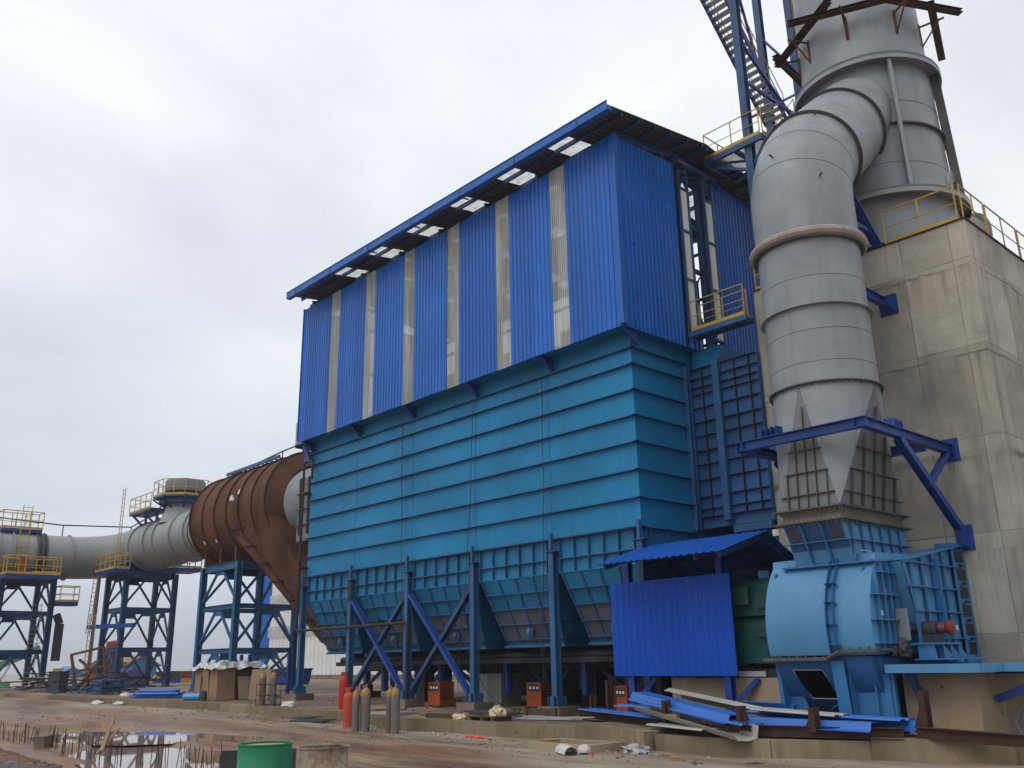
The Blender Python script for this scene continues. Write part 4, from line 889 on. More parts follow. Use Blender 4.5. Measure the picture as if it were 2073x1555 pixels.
b = MB(); b.add([(D0[0]+.03, D0[2]+.195, zm-.02), (D0[1]+.01, D0[2]+.195, zm-.02), (D0[1]+.02, D0[2]+.385, zl+.1), (D0[0]+.04, D0[2]+.385, zl+.1)], [(0, 1, 2, 3)]); b.build('lower_shade_panel', 'fanshade', ch, 0)  # dark blue sheet paints the shade on this downward face
b = MB()
for u in (.33, .66): x = D0[0]+(D0[1]-D0[0])*u; b.bar((x, D0[2]-.05, zt-.03), (x+.02, D0[2]+.34, zl+.05), .03, .1, (0, 1, 0))
b.box2((D0[0]-.08, D0[2]+.08, zm-.01), (D0[1]+.14, D0[2]+.19, zm+.01)); b.box2((D0[1]+.022, D0[2]+.19, zm-.01), (D0[1]+.14, D0[3]+.1, zm+.01))
for k in range(6): y = D0[2]+.35+k*.48; b.bar((D0[1]+.06, y, zl+.1), (D0[1]+.06, y, zt-.05), .08, .03, (1, 0, 0))
b.build('chute_rib', 'fan2', ch, 0)
b = MB(); b.box2((FX0+.35, 19.98, 4.03), (FX1+.02, 20.25, 4.07)); b.bar((FX1, 20.1, 4.05), (FX1, 20.8, 4.1), .2, .04)
for k in range(11): b.box((FX0+.5+k*.21, 20.08, 4.09), (.03, .03, .05))
b.build('top_flange', 'fan2', fan, 0)
b = MB(); b.tube(bend((-10.05, 20.02, 3.72), (-10.05, 19.9, 4.1), (-9.95, 20.12, 3.78), 8), .025, 6); b.box2((-10.1, 19.96, 3.55), (-9.95, 20.06, 3.72)); b.tube(bend((-12.3, 20.02, 3.72), (-12.3, 19.9, 4.1), (-12.2, 20.12, 3.78), 8), .025, 6); b.build('lifting_eye', 'fan2', fan)
# lower half: black patch painting the dark of an access hole, its removed cover, legs
def lowpt(x, a, o=0): y, z = arc(a, a, 1, FR+o)[0]; return (x, y, z)
b = MB()
for i in range(5):
    ta, tb_ = i/5, (i+1)/5; b.add([lowpt(-11.95+.2*ta, -24-20*ta, .012), lowpt(-11.2+.15*ta, -24-20*ta, .012), lowpt(-11.2+.15*tb_, -24-20*tb_, .012), lowpt(-11.95+.2*tb_, -24-20*tb_, .012)], [(0, 1, 2, 3)])
b.build('hole_shade_patch', 'holeshade', fan, 0)
b = MB()
q = [lowpt(-11.95, -24, .02), lowpt(-11.2, -24, .02), lowpt(-11.05, -44, .02), lowpt(-11.75, -44, .02)]
for i in range(4): b.tube([q[i], q[(i+1) % 4]], .015, 5)
b.build('hole_rim', 'galv', fan)
b = MB(); b.bar(lowpt(-11.2, -48, .05), lowpt(-10.6, -75, .05), .5, .05, (0, 1, 1)); b.build('hatch_cover', 'fanshade', fan, 0)
b = MB(); b.ibeam((-10.75, 19.95, .3), (-10.75, 19.75, 1.9), .3, .2, .02, (0, 1, 0)); b.prism([(19.8, 1.9), (20.9, 1.9), (20.9, .3), (19.9, .3)], 'x', -10.6, -10.58); b.box2((-10.6, 20.1, .3), (-9.8, 20.13, 1.6)); b.box2((-10.1, 19.98, .3), (-10.07, 20.1, 1.6)); b.build('leg', 'fan2', fan, 0)
b = MB(); b.prism([(-12.4, 1.9), (-11.9, .9), (-11.8, .3), (-12.35, .3)], 'y', 20.2, 20.23); b.bar((-12.38, 20.1, .3), (-12.38, 19.95, 1.9), .1, .25); b.build('leg', 'fan2', fan, 0)
b = MB(); b.bar((-9.85, 20.2, .25), (-9.85, 20.2, 1.6), .25, .12); b.build('leg', 'fan2', fan, 0)
b = MB(); b.prism([(20.0, 1.95), (20.9, 1.95), (20.5, 1.2), (20.1, 1.45)], 'x', -9.96, -9.94); b.build('gusset', 'fan2', fan, 0)
# shaft, bearing stand and red half coupling
b = MB(); b.tube([(-9.75, FYc-.35, 2.55), (-8.85, FYc-.35, 2.55)], .1, 12); b.build('shaft', 'dark', fan)
b = MB(); b.lathe([(0, 0), (.12, 0), (.10, .12), (.14, .16), (.17, .2), (.17, .26), (.1, .3), (0, .3)], (-9.1, FYc-.35, 2.55), (1, 0, 0), 20); b.build('coupling', 'redold', fan)
b = MB(); b.lathe([(0, -.15), (.2, -.15), (.2, .15), (0, .15)], (-9.3, FYc-.35, 2.53), (1, 0, 0), 20); b.box2((-9.45, FYc-.6, 2.25), (-9.15, FYc-.1, 2.42)); b.build('bearing', 'dark', fan)
b = MB(); b.prism([(20.75, 2.23), (21.9, 2.23), (22.6, 1.98), (22.6, 1.9), (20.75, 1.9)], 'x', -9.4, -9.37); b.box2((-9.5, 20.7, 2.2), (-8.9, 21.95, 2.24)); b.prism([(20.75, 2.2), (20.78, 2.2), (20.85, 1.9), (20.75, 1.9)], 'x', -9.4, -9.0)
for y in (21.1, 21.5, 21.9): b.prism([(y, 2.2), (y+.02, 2.2), (y+.5, 1.9), (y, 1.9)], 'x', -9.37, -8.95)
b.box2((-9.45, 20.65, 1.875), (-8.6, 22.9, 1.9)); b.build('bearing_stand', 'fan2', fan, 0)
b = MB(); b.box2((-9.78, 20.75, 2.3), (-9.5, 20.78, 3.0)); b.build('shaft_guard', 'grey', fan, 0)
# pedestal and deck
b = MB(); b.prism([(-9.72, 20.55), (-8.15, 20.55), (-8.1, 23.6), (-9.68, 23.6)], 'z', .1, 1.70); tag(b.build('fan_pedestal', 'concped', smooth=0), 'clay stained concrete pedestal under the blue fan bearing at the right edge', 'pedestal')
dk = thing('deck', 'light blue steel deck with angled struts over the concrete pedestal at the right edge', 'deck', (-8.3, 21.5, 1.71))
b = MB(); b.box2((-9.75, 19.85, 1.73), (-7.75, 23.7, 1.77)); b.box2((-7.74, 21.0, 1.73), (-5.9, 23.7, 1.77)); b.box2((-9.75, 19.83, 1.62), (-7.75, 19.85, 1.80)); b.box2((-7.75, 19.85, 1.62), (-7.73, 21.0, 1.8)); b.box2((-7.73, 20.98, 1.62), (-5.9, 21.0, 1.8)); b.build('plate', 'fan', dk, 0)
b = MB(); b.bar((-9.3, 20.0, 1.62), (-9.3, 20.54, 1.0), .12, .16); b.bar((-9.6, 20.3, 1.66), (-8.2, 20.3, 1.66), .14, .12); b.build('strut', 'steel', dk, 0)
for y in (21.3, 23.2): b = MB(); b.bar((-8.08, y, 1.05), (-6.6, y, 1.62), .1, .16); b.ibeam((-8.05, y, 1.64), (-6.0, y, 1.64), .1, .14, .015); b.build('strut', 'deep', dk, 0)
# motor, its plinth
b = MB(); b.prism([(-16.3, 20.75), (-12.75, 20.75), (-12.75, 23.4), (-16.3, 23.4)], 'z', .1, 1.5); tag(b.build('motor_pedestal', 'concped', smooth=0), 'brown stained concrete plinth under the green motor behind the sheet pile', 'pedestal')
mo = thing('motor', 'dark green electric motor half hidden behind the blue sheet screen', 'electric motor', (-14, 21.8, 1.5))
b = MB(); b.box2((-15.6, 20.95, 1.502), (-12.8, 22.7, 1.72)); b.build('base', 'dark', mo, 0)
b = MB(); pr = [(20.75, 1.85), (20.75, 2.75), (20.85, 2.98), (22.75, 2.98), (22.85, 2.75), (22.85, 1.85)]; b.prism(pr, 'x', -15.5, -12.9); b.build('frame', 'green_m', mo, 0)
b = MB(); pr = [(20.7, 3.02), (20.7, 3.6), (20.82, 3.86), (21.1, 3.98), (22.5, 3.98), (22.78, 3.86), (22.9, 3.6), (22.9, 3.02)]; b.prism(pr, 'x', -15.5, -12.75); b.build('cooler', 'green_m', mo, 20)
for a_, c_ in (((-14.0, 20.55, 3.3), (-13.5, 20.69, 3.75)), ((-13.3, 20.62, 3.2), (-13.0, 20.69, 3.5)), ((-13.4, 20.6, 2.5), (-12.9, 20.74, 2.6))): b = MB(); b.box2(a_, c_); b.build('terminal_box', 'green_m', mo, 0)
b = MB(); b.box2((-13.2, 20.73, 1.95), (-12.95, 20.748, 2.15)); b.build('vent', 'black', mo, 0)
b = MB(); b.lathe([(0, 0), (.85, 0), (.95, .1), (.95, .5), (.3, .5)], (-12.88, 21.8, 2.5), (1, 0, 0), 28); b.build('end_shield', 'dark', mo)
b = MB(); b.box2((-14.1, 20.72, 1.53), (-13.3, 20.749, 1.66)); b.build('base_plate', 'galv', mo, 0)
# sheet canopy with its screen
cn = thing('canopy', 'small blue gabled sheet canopy with a flat corrugated screen in front of the motor', 'canopy', (-15.8, 21, .33))
b = MB(); b.corr((-17.95, 20.28, 1.56), (1, 0, 0), (0, 0, 1), (0, -1, 0), 4.12, 2.56, pitch=.24, dep=.018); b.build('screen', 'screen', cn, 20)
for x in (-17.4, -14.2):
    b = MB(); b.ibeam((x, 20.45, .33), (x, 20.45, 4.72), .2, .2, .016, (0, 1, 0)); b.build('post', 'deep', cn, 0)
    b = MB(); b.ibeam((x, 23.0, 1.5), (x, 23.0, 4.6), .18, .18, .016, (0, 1, 0)); b.build('post', 'deep', cn, 0)
for p, q in (((-14.2, 20.4, .75), (-13.5, 20.7, 1.5)), ((-14.2, 20.4, .75), (-14.75, 20.3, .35)), ((-17.4, 20.4, .75), (-16.8, 20.7, 1.5))): b = MB(); b.bar(p, q, .12); b.build('brace', 'deep', cn, 0)
b = MB(); cy0, cyr, cy1 = 19.15, 21.4, 23.2
b.corr((-17.55, cy0, 4.56), (1, 0, 0), (0, cyr-cy0, .68), (0, -.68, 2.25), 4.28, math.hypot(cyr-cy0, .68), pitch=.24, dep=.03, ragged=.04); b.corr((-17.55, cyr, 5.24), (1, 0, 0), (0, cy1-cyr, -.85), (0, .85, 1.8), 4.28, math.hypot(cy1-cyr, .85), pitch=.24, dep=.03); b.build('roof', 'roofblue', cn, 20)
b = MB()
for x in (-17.3, -14.2, -13.45): b.bar((x, cy0+.2, 4.5), (x, cyr, 5.1), .08, .16); b.bar((x, cyr, 5.1), (x, cy1-.1, 4.28), .08, .16)
for t in (.1, .5, .9): y = cy0+(cyr-cy0)*t; b.bar((-17.5, y, 4.52+.68*t), (-13.3, y, 4.52+.68*t), .05, .06); y = cyr+(cy1-cyr)*t; b.bar((-17.5, y, 5.2-.85*t), (-13.3, y, 5.2-.85*t), .05, .06)
b.build('rafter', 'steel', cn, 0)

# ------------------------------------------------------------------ stair tower beside the chimney
tw = thing('stair_tower', 'open blue steel stair tower with grating treads climbing beside the chimney', 'stair tower', (-15.6, 27, 13.3))
for x, y, h0 in ((-14.95, 25.5, 0), (-14.9, 29.6, 0), (-16.35, 29.7, 0)):
    b = MB(); b.ibeam((x, y, h0), (x, y, 31), .28, .28, .02, (0, 1, 0)); b.build('column', 'steel', tw, 0)
def flight(y0, z0, y1, z1, x0, x1):
    b = MB()
    for x in (x0, x1): b.bar((x, y0, z0), (x, y1, z1), .05, .26)
    b.build('stringer', 'deep', tw, 0)
    n = int(abs(z1-z0)/.2); b = MB()
    for i in range(n):
        t = (i+.5)/n; y, z = y0+(y1-y0)*t, z0+(z1-z0)*t; b.box2((x0+.03, y-.13, z-.015), (x1-.03, y+.13, z+.02))
    b.build('tread', 'galv', tw, 0)
    b = MB()
    for x in (x0, x1):
        for h in (.55, 1.05): b.tube([(x, y0, z0+h), (x, y1, z1+h)], .02, 6)
        for i in range(6): t = i/5; y, z = y0+(y1-y0)*t, z0+(z1-z0)*t; b.tube([(x, y, z), (x, y, z+1.05)], .018, 6)
    b.build('handrail', 'yellowold', tw)
flight(24.4, 27.2, 29.0, 22.3, -16.15, -15.3)
flight(26.4, 19.2, 30.3, 14.9, -15.55, -14.75)
flight(29.6, 22.3, 27.0, 19.4, -15.2, -14.6)
b = MB()
for p, q in (((-14.95, 25.5, 20.5), (-14.9, 29.6, 23.5)), ((-14.95, 25.5, 24.0), (-14.9, 29.6, 21.5)), ((-14.95, 25.5, 26.3), (-14.9, 29.6, 29)), ((-14.95, 25.5, 27.3), (-16.35, 29.7, 24)), ((-14.9, 29.6, 24.5), (-16.35, 29.7, 27)), ((-14.95, 25.5, 22.2), (-14.9, 29.6, 22.2))): b.bar(p, q, .1)
b.build('brace', 'deep', tw, 0)
b = MB(); pz = 19.55
for y in (25.3, 27.2): b.bar((-16.75, y, pz-.1), (-14.3, y, pz-.1), .12, .22)
for x in (-16.7, -15.5, -14.35): b.bar((x, 25.37, pz-.1), (x, 27.13, pz-.1), .1, .18)
b.bar((-16.5, 25.5, pz-.3), (-14.95, 25.5, pz-1.1), .1); b.bar((-16.6, 27, pz-.3), (-15, 25.6, pz-1.0), .1); b.bar((-14.95, 25.5, pz-1.1), (-14.2, 25.4, pz-.2), .1); b.bar((-16.6, 25.4, pz-.16), (-14.5, 27.1, pz-.16), .07)
b.build('platform_frame', 'steel', tw, 0)
b = MB()
for k in range(28): y = 25.38+k*.063; b.box2((-16.7, y, pz+.015), (-14.3, y+.012, pz+.045))
for k in range(9): x = -16.65+k*.28; b.box2((x, 25.38, pz+.018), (x+.01, 27.13, pz+.03))
b.build('grating', 'galv', tw, 0)
railing('railing', '', [(-16.72, 27.1, pz+.02), (-16.72, 25.32, pz+.02), (-14.4, 25.32, pz+.02)], parent=tw, toe=.16)
railing('railing', '', [(-14.3, 25.35, pz+.02), (-14.2, 26.6, pz+.02)], parent=tw, mat='yellow')
lad = thing('ladder', 'thin pale ladder fixed behind the stair tower beside the chimney', 'ladder', (-14.3, 29.2, 15))
b = MB()
for x in (-14.55, -14.2): b.tube([(x, 29.2, 14), (x, 29.2, 30)], .02, 6)
for k in range(52): b.tube([(-14.55, 29.2, 14.2+k*.3), (-14.2, 29.2, 14.2+k*.3)], .012, 5)
b.build('rails', 'yellowold', lad)

# ------------------------------------------------------------------ trestle towers of the long duct
def trestle(label, x0, x1, y0, y1, zb, levels, zt, mat='steel'):
    t = thing('trestle', label, 'trestle', ((x0+x1)/2, (y0+y1)/2, zb), 'trestles under the long duct')
    for x in (x0, x1):
        for y in (y0, y1):
            b = MB(); b.ibeam((x, y, zb), (x, y, zt), .3, .34, .02, (0, 1, 0)); b.box2((x-.28, y-.28, zb-.02), (x+.28, y+.28, zb+.02))
            b.prism([(-.3, 0), (.3, 0), (.17, .35), (-.17, .35)], 'y', y-.19, y-.175); b.v[-8:] = [(vx+x, vy, vz+zb) for vx, vy, vz in b.v[-8:]]
            b.build('post', mat, t, 0)
    lv = list(levels)+[zt]
    for i, z in enumerate(lv):
        b = MB()
        for y in (y0, y1): b.ibeam((x0+.16, y, z-.14), (x1-.16, y, z-.14), .2, .26 if z < zt else .4, .018)
        for x in (x0, x1): b.ibeam((x, y0+.18, z-.14), (x, y1-.18, z-.14), .2, .26 if z < zt else .4, .018)
        b.build('beam', mat, t, 0)
    prev = [zb]+list(levels)
    for i, z in enumerate(lv):
        lo = prev[i]+.1 if i else zb+.35
        for face in range(4):
            if face < 2: y = (y0, y1)[face]; mid = ((x0+x1)/2, y); ends = ((x0, y), (x1, y))
            else: x = (x0, x1)[face-2]; mid = (x, (y0+y1)/2); ends = ((x, y0), (x, y1))
            b = MB()
            dx, dy = (.35, 0) if face < 2 else (0, .35)
            b.box((mid[0], mid[1], z-.42), (.9 if face < 2 else .02, .02 if face < 2 else .9, .36))
            for s, e in zip((-1, 1), ends): b.bar((mid[0]+dx*s, mid[1]+dy*s, z-.4), (e[0], e[1], lo), .11, .13)
            b.build('brace', mat, t, 0)
    return t
T3 = trestle('blue trestle with three tiers standing under the rusty collector drum', -52.0, -47.55, 23.0, 26.6, .76, (3.0, 5.35), 7.6, 'steel2')
T2 = trestle('blue trestle under the duct bend beneath the round vent cap', -67.9, -64.4, 23.0, 26.4, .84, (3.4, 6.05), 8.4)
T1 = trestle('blue trestle at the left frame edge carrying the far end of the duct', -71.6, -68.0, 16.2, 19.4, .84, (3.35, 5.85), 8.1)
for t, pts in ((T3, [(-52, 23), (-47.55, 23), (-52, 26.6), (-47.55, 26.6)]), (T2, [(-67.9, 23), (-64.4, 23), (-67.9, 26.4), (-64.4, 26.4)]), (T1, [(-71.6, 16.2), (-68, 16.2), (-71.6, 19.4), (-68, 19.4)])):
    for x, y in pts:
        b = MB(); b.box2((x-.5, y-.5, .2), (x+.5, y+.5, .83 if t is not T3 else .745)); tag(b.build('footing', 'foot', smooth=0), 'low concrete footing under a post of the duct trestles', 'footing', 'footings under the trestle posts')
# long duct: straight run, bend, run towards the left frame edge
PZ, PR = 10.35, 1.62
ld = thing('long_duct', 'long pale grey round duct running from the rusty collector to the left edge', 'duct', (-66, 22, 8.7))
run = [(-52.6, 24.8, PZ), (-57, 24.8, PZ), (-66.5, 24.8, PZ)]+bend((-67, 24.8, PZ), (-70, 24.6, PZ-.4), (-70.1, 21.2, PZ-.6), 12)[1:]+[(-70.1, 18, PZ-.62), (-70.1, 3, PZ-.7)]
rad = [PR]*3+[PR-.01*i for i in range(1, 13)]+[1.48, 1.46]
b = MB(); b.tube(run, rad, 48, cap=False); b.build('shell', 'greyfar', ld)
for x in (-54.2, -56.0, -58.2, -61.0, -62.6, -65.2): b = MB(); b.ring((x, 24.8, PZ), (1, 0, 0), PR-.02, PR+.12, .06, 40); b.build('stiffening_ring', 'greyfar', ld)
for y, n_ in ((20.6, 1), (18.9, 1), (18.3, 1), (18.6, 1), (16.8, 1), (15.9, 1)): b = MB(); b.ring((-70.1, y, PZ-.62), (0, 1, 0), 1.44, 1.62, .08, 40); b.build('flange', 'greydark' if 18 < y < 19 else 'greyfar', ld)
for y in (18.45, 18.75): b = MB(); b.ring((-70.1, y, PZ-.62), (0, 1, 0), 1.4, 1.56, .2, 40); b.build('expansion_bellows', 'dark', ld)
for x in (-54.9, -55.4): b = MB(); b.ring((x, 24.8, PZ), (1, 0, 0), PR-.02, PR+.05, .05, 40); b.build('flange', 'greydark', ld)
b = MB(); b.prism([(23.3, 8.41), (26.3, 8.41), (26.3, 9.4), (25.4, 8.95), (24.2, 8.95), (23.3, 9.4)], 'x', -66.6, -65.6); b.prism([(23.3, 8.41), (26.3, 8.41), (26.3, 9.4), (25.4, 8.95), (24.2, 8.95), (23.3, 9.4)], 'x', -68.0, -67.3); b.build('saddle', 'deep', ld, 0)
b = MB(); b.prism([(-71.3, 8.11), (-68.9, 8.11), (-68.9, 9.0), (-69.5, 8.5), (-70.7, 8.5), (-71.3, 9.0)], 'y', 17.2, 18.2); b.build('saddle', 'deep', ld, 0)
pz = [(-70.1, 3, 12.25), (-70.0, 16, 12.2), (-69.9, 20, 12.0), (-68.5, 24.4, 12.05), (-66, 24.8, 12.6), (-64, 24.8, 13.1)]
b = MB(); b.tube(pz, .05, 6)
for x, y, z in ((-70.05, 17.0, 12.2), (-69.95, 20.1, 12.0), (-68.5, 24.4, 12.05)): b.tube([(x, y, z), (x, y, 10.9)], .04, 5)
tag(b.build('conduit', 'black'), 'thin black conduit carried above the pale grey duct', 'pipe')
# vent with cap and its platforms
vt = thing('vent', 'round capped vent on the duct ringed by an octagonal yellow railed platform', 'vent', (-60, 24.8, 11.8))
b = MB(); b.lathe([(1.5, 11.3), (1.05, 12.6), (.95, 13.4)], (-60.2, 24.8, 0), n=32); b.build('stub', 'greyfar', vt)
b = MB(); b.lathe([(0, 13.45), (1.32, 13.45), (1.32, 14.15), (1.25, 14.25), (0, 14.3)], (-60.2, 24.8, 0), n=40); b.build('cap', 'grey2', vt)
b = MB(); oc = [(-60.2+2.0*math.cos(R(22.5+45*k)), 24.8+2.0*math.sin(R(22.5+45*k))) for k in range(8)]; b.prism(oc, 'z', 12.95, 13.05); b.prism([( -60.2+1.6*math.cos(R(22.5+45*k)), 24.8+1.6*math.sin(R(22.5+45*k))) for k in range(8)], 'z', 12.6, 12.945)
for k in range(0, 8, 1): b.bar((oc[k][0], oc[k][1], 12.9), (-60.2+.95*math.cos(R(22.5+45*k)), 24.8+.95*math.sin(R(22.5+45*k)), 12.2), .1)
b.build('platform', 'steel', vt, 0)
railing('railing', '', [(x, y, 13.05) for x, y in oc]+[(oc[0][0], oc[0][1], 13.05)], parent=vt, r=.03)
pl = thing('service_platform', 'raised blue service platform with yellow rails left of the round vent', 'platform', (-64, 23.6, 12))
b = MB(); b.box2((-65.8, 23.2, 12.4), (-61.9, 24.6, 12.55)); b.build('deck', 'steel', pl, 0)
for x in (-65.5, -63.5, -62.3): b = MB(); b.bar((x, 23.4, 12.4), (x+.5, 24.0, 11.6), .14); b.bar((x, 24.3, 12.4), (x, 24.3, 11.7), .14); b.build('leg', 'deep', pl, 0)
railing('railing', '', [(-65.8, 24.6, 12.55), (-65.8, 23.2, 12.55), (-61.9, 23.2, 12.55)], parent=pl, r=.03)
def platform(label, x0, x1, y0, y1, z, h=1.05, gap=None, th=.25):
    p = thing('service_platform', label, 'platform', ((x0+x1)/2, (y0+y1)/2, z-.2))
    b = MB(); b.box2((x0, y0, z-th), (x1, y1, z-.012)); b.build('deck', 'deep', p, 0)
    railing('railing', '', [(x0, y0, z), (x1, y0, z), (x1, y1, z), (x0, y1, z), (x0, y0, z)], h=h, parent=p, r=.035, toe=.14); return p
platform('yellow railed platform on the near corner of the middle trestle', -67.6, -63.8, 21.9, 22.9, 8.55)
platform('small yellow railed platform on the right side of the middle trestle', -63.6, -61.6, 25.0, 27.0, 8.6)
p1 = platform('wide yellow railed platform across the top of the leftmost trestle', -67.8, -66.2, 15.9, 19.2, 8.12, 1.15)
b = MB(); b.box2((-67.7, 17.0, 8.11), (-67.3, 17.4, 9.3)); b.build('cabinet', 'orange', p1, 0); b = MB(); b.tube([(-67.5, 17.8, 8.3), (-67.5, 19.6, 8.3)], .15, 8); b.build('actuator', 'mach', p1)
platform('lower yellow railed side platform on the right of the leftmost trestle', -68.0, -66.9, 19.6, 20.8, 6.45)
platform('yellow railed perch above the duct at the left edge', -70.6, -69.4, 16.0, 18.6, 11.5, 1.2)
# ladders
def ladder(label, p, q, wdt=(.4, 0), mat='yellowold'):
    p, q = Vector(p), Vector(q); b = MB(); wv = Vector((wdt[0], wdt[1], 0)); n = int((q-p).length/.3)
    b.tube([p, q], .03, 6); b.tube([p+wv, q+wv], .03, 6)
    for k in range(n): c = p.lerp(q, (k+.5)/n); b.tube([c, c+wv], .02, 5)
    tag(b.build('ladder', mat), label, 'ladder')
ladder('long ladder inside the leftmost trestle', (-68.1, 18.3, .8), (-68.1, 18.3, 6.4), (0, .55), 'galv')
ladder('tall thin ladder hung beside the pole left of the middle trestle', (-67.3, 21.9, 4.3), (-67.2, 22.0, 8.2), (.18, -.3))
ladder('short pale ladder standing among scrap left of the middle trestle', (-61.4, 19.9, .85), (-61.4, 19.9, 5.4), (.1, .35))
ladder('yellow caged ladder rising from the middle trestle platform', (-66.6, 22.9, 8.6), (-66.6, 22.9, 14.5), (.45, 0), 'yellow')
ladder('yellow ladder on the duct above the leftmost trestle', (-68.6, 17.0, 8.2), (-68.6, 17.0, 13), (0, .6), 'yellow')
b = MB(); b.tube([(-66.95, 22, .85), (-66.9, 22, 8.2)], .13, 8); tag(b.build('pole', 'foot'), 'grey brown pole standing beside the middle trestle', 'pole')
b = MB(); b.bar((-64.6, 20.9, 4.7), (-58.4, 21.6, 4.6), .2, .25); tag(b.build('beam', 'deep', smooth=0), 'loose blue beam hung level on the middle trestle', 'beam')
b = MB(); b.bar((-67.0, 19.8, 2.6), (-67.0, 19.8, 5.0), .3, .5); b.bar((-67.0, 19.8, 5.0), (-66.9, 19.5, 5.6), .3, .4); tag(b.build('chute', 'dark', smooth=0), 'dark hanging chute on the right post of the leftmost trestle', 'chute')

# ------------------------------------------------------------------ rusty collector with hopper, grey entry cone
rc_ = thing('collector', 'huge rust brown collector drum with a sloping hopper on the blue trestle', 'collector', (-48, 24.8, 7.6))
DR, DZ = 2.72, 10.45
b = MB(); b.lathe([(1.66, -52.55), (DR, -52.5), (DR, -43.2), (1.9, -42.6)], (0, 24.8, DZ), (1, 0, 0), 72); b.build('drum', 'rust', rc_)
for x in (-52.45, -50.8, -49.2, -47.7, -46.2, -44.7, -43.2): b = MB(); b.ring((x, 24.8, DZ), (1, 0, 0), DR-.03, DR+.1, .05, 72); b.build('stiffening_ring', 'rust', rc_)
b = MB(); hz = 9.5; T = [(-47.7, 22.26), (-42.9, 22.26), (-42.9, 27.34), (-47.7, 27.34)]; Bt = [(-39.9, 24.2), (-38.6, 24.2), (-38.6, 25.4), (-39.9, 25.4)]
loft(b, [(T, hz), (Bt, 2.9)]); b.add([(x, y, 2.9) for x, y in Bt], [(0, 3, 2, 1)]); hp = b.build('hopper', 'rust', rc_, 20)
def hpt(u, z, o=.0):
    k = (hz-z)/(hz-2.9); xa, xb = T[0][0]+(Bt[0][0]-T[0][0])*k, T[1][0]+(Bt[1][0]-T[1][0])*k; return Vector((xa+(xb-xa)*u, T[0][1]+(Bt[0][1]-T[0][1])*k-o, z))
b = MB()
for z in (9.2, 8.2, 7.2, 6.2, 5.2, 4.2): b.bar(hpt(-.01, z, .05), hpt(.32 if z > 6 else .8, z, .05), .015, .12, (0, 1, 0))
for u in (0, .2): b.bar(hpt(u, hz, .05), hpt(u, 2.95, .05), .12, .02, (0, 1, 0))
b.build('hopper_rib', 'rustbeam', hp, 0)
b = MB(); b.bar(hpt(.08, 8.9, .01), hpt(.1, 3.2, .01), .5, .012, (0, 1, 0)); b.build('patch_plate', 'rust', hp, 0)
b = MB()
for x in (-51.8, -49.8, -47.9): b.prism([(22.9, 7.61), (26.7, 7.61), (26.7, 8.7), (25.6, 8.0), (24.0, 8.0), (22.9, 8.7)], 'x', x-.1, x+.1)
b.build('saddle', 'rust', rc_, 0)
for x, z, s in ((-47.3, 11.0, .35), (-46.5, 11.25, .3), (-47.0, 10.9, .2), (-49.7, 8.9, .22), (-46.9, 9.0, .28), (-51.2, 8.95, .25)):
    y = 24.8-math.sqrt(DR**2-(z-DZ)**2)-.01; b = MB(); b.box((x, y, z), (s*.8, .01, s*.9), 0, math.atan2(-(z-DZ), 24.8-y)*1); b.build('sticker', 'paper', rc_, 0)
b = MB(); b.lathe([(1.95, -42.62), (1.9, -42.3), (1.75, -41.6), (1.62, -37.01)], (0, 24.8, 10.3), (1, 0, 0), 48); b.build('entry_cone', 'grey', rc_)
b = MB(); b.box2((-41.4, 23.0, 8.0), (-37.02, 26.6, 11.2))
b.build('entry_duct', 'grey2', rc_, 0)
b = MB()
for x in (-41.0, -40.2, -39.4, -38.6, -37.8): b.box2((x-.02, 22.86, 8.3), (x+.02, 22.998, 11.2))
for z in (8.8, 9.6, 10.4): b.box2((-41.4, 22.88, z-.015), (-37.02, 22.997, z+.015))
b.build('entry_rib', 'greydark', rc_, 0)
wk = thing('roof_walkway', 'blue ladder like walkway lying on top of the rusty drum with a bent handrail', 'walkway', (-46, 24.2, 13.2))
b = MB()
for y in (23.3, 24.2): b.bar((-50.6, y, 12.98), (-44.2, y, 13.0), .1, .16)
for k in range(12): x = -50.4+k*.53; b.bar((x, 23.3, 13.0), (x, 24.2, 13.0), .06)
b.build('frame', 'steel2', wk, 0)
b = MB(); b.tube([(-52.3, 24.0, 12.9), (-51.0, 24.0, 13.2), (-45.2, 24.0, 13.55), (-43.0, 24.0, 13.6), (-42.9, 24.0, 13.0), (-42.2, 24.0, 12.9)], .045, 6); b.tube([(-45.2, 24, 13.55), (-45.2, 24, 13.0)], .035, 6); b.build('handrail', 'black', wk)
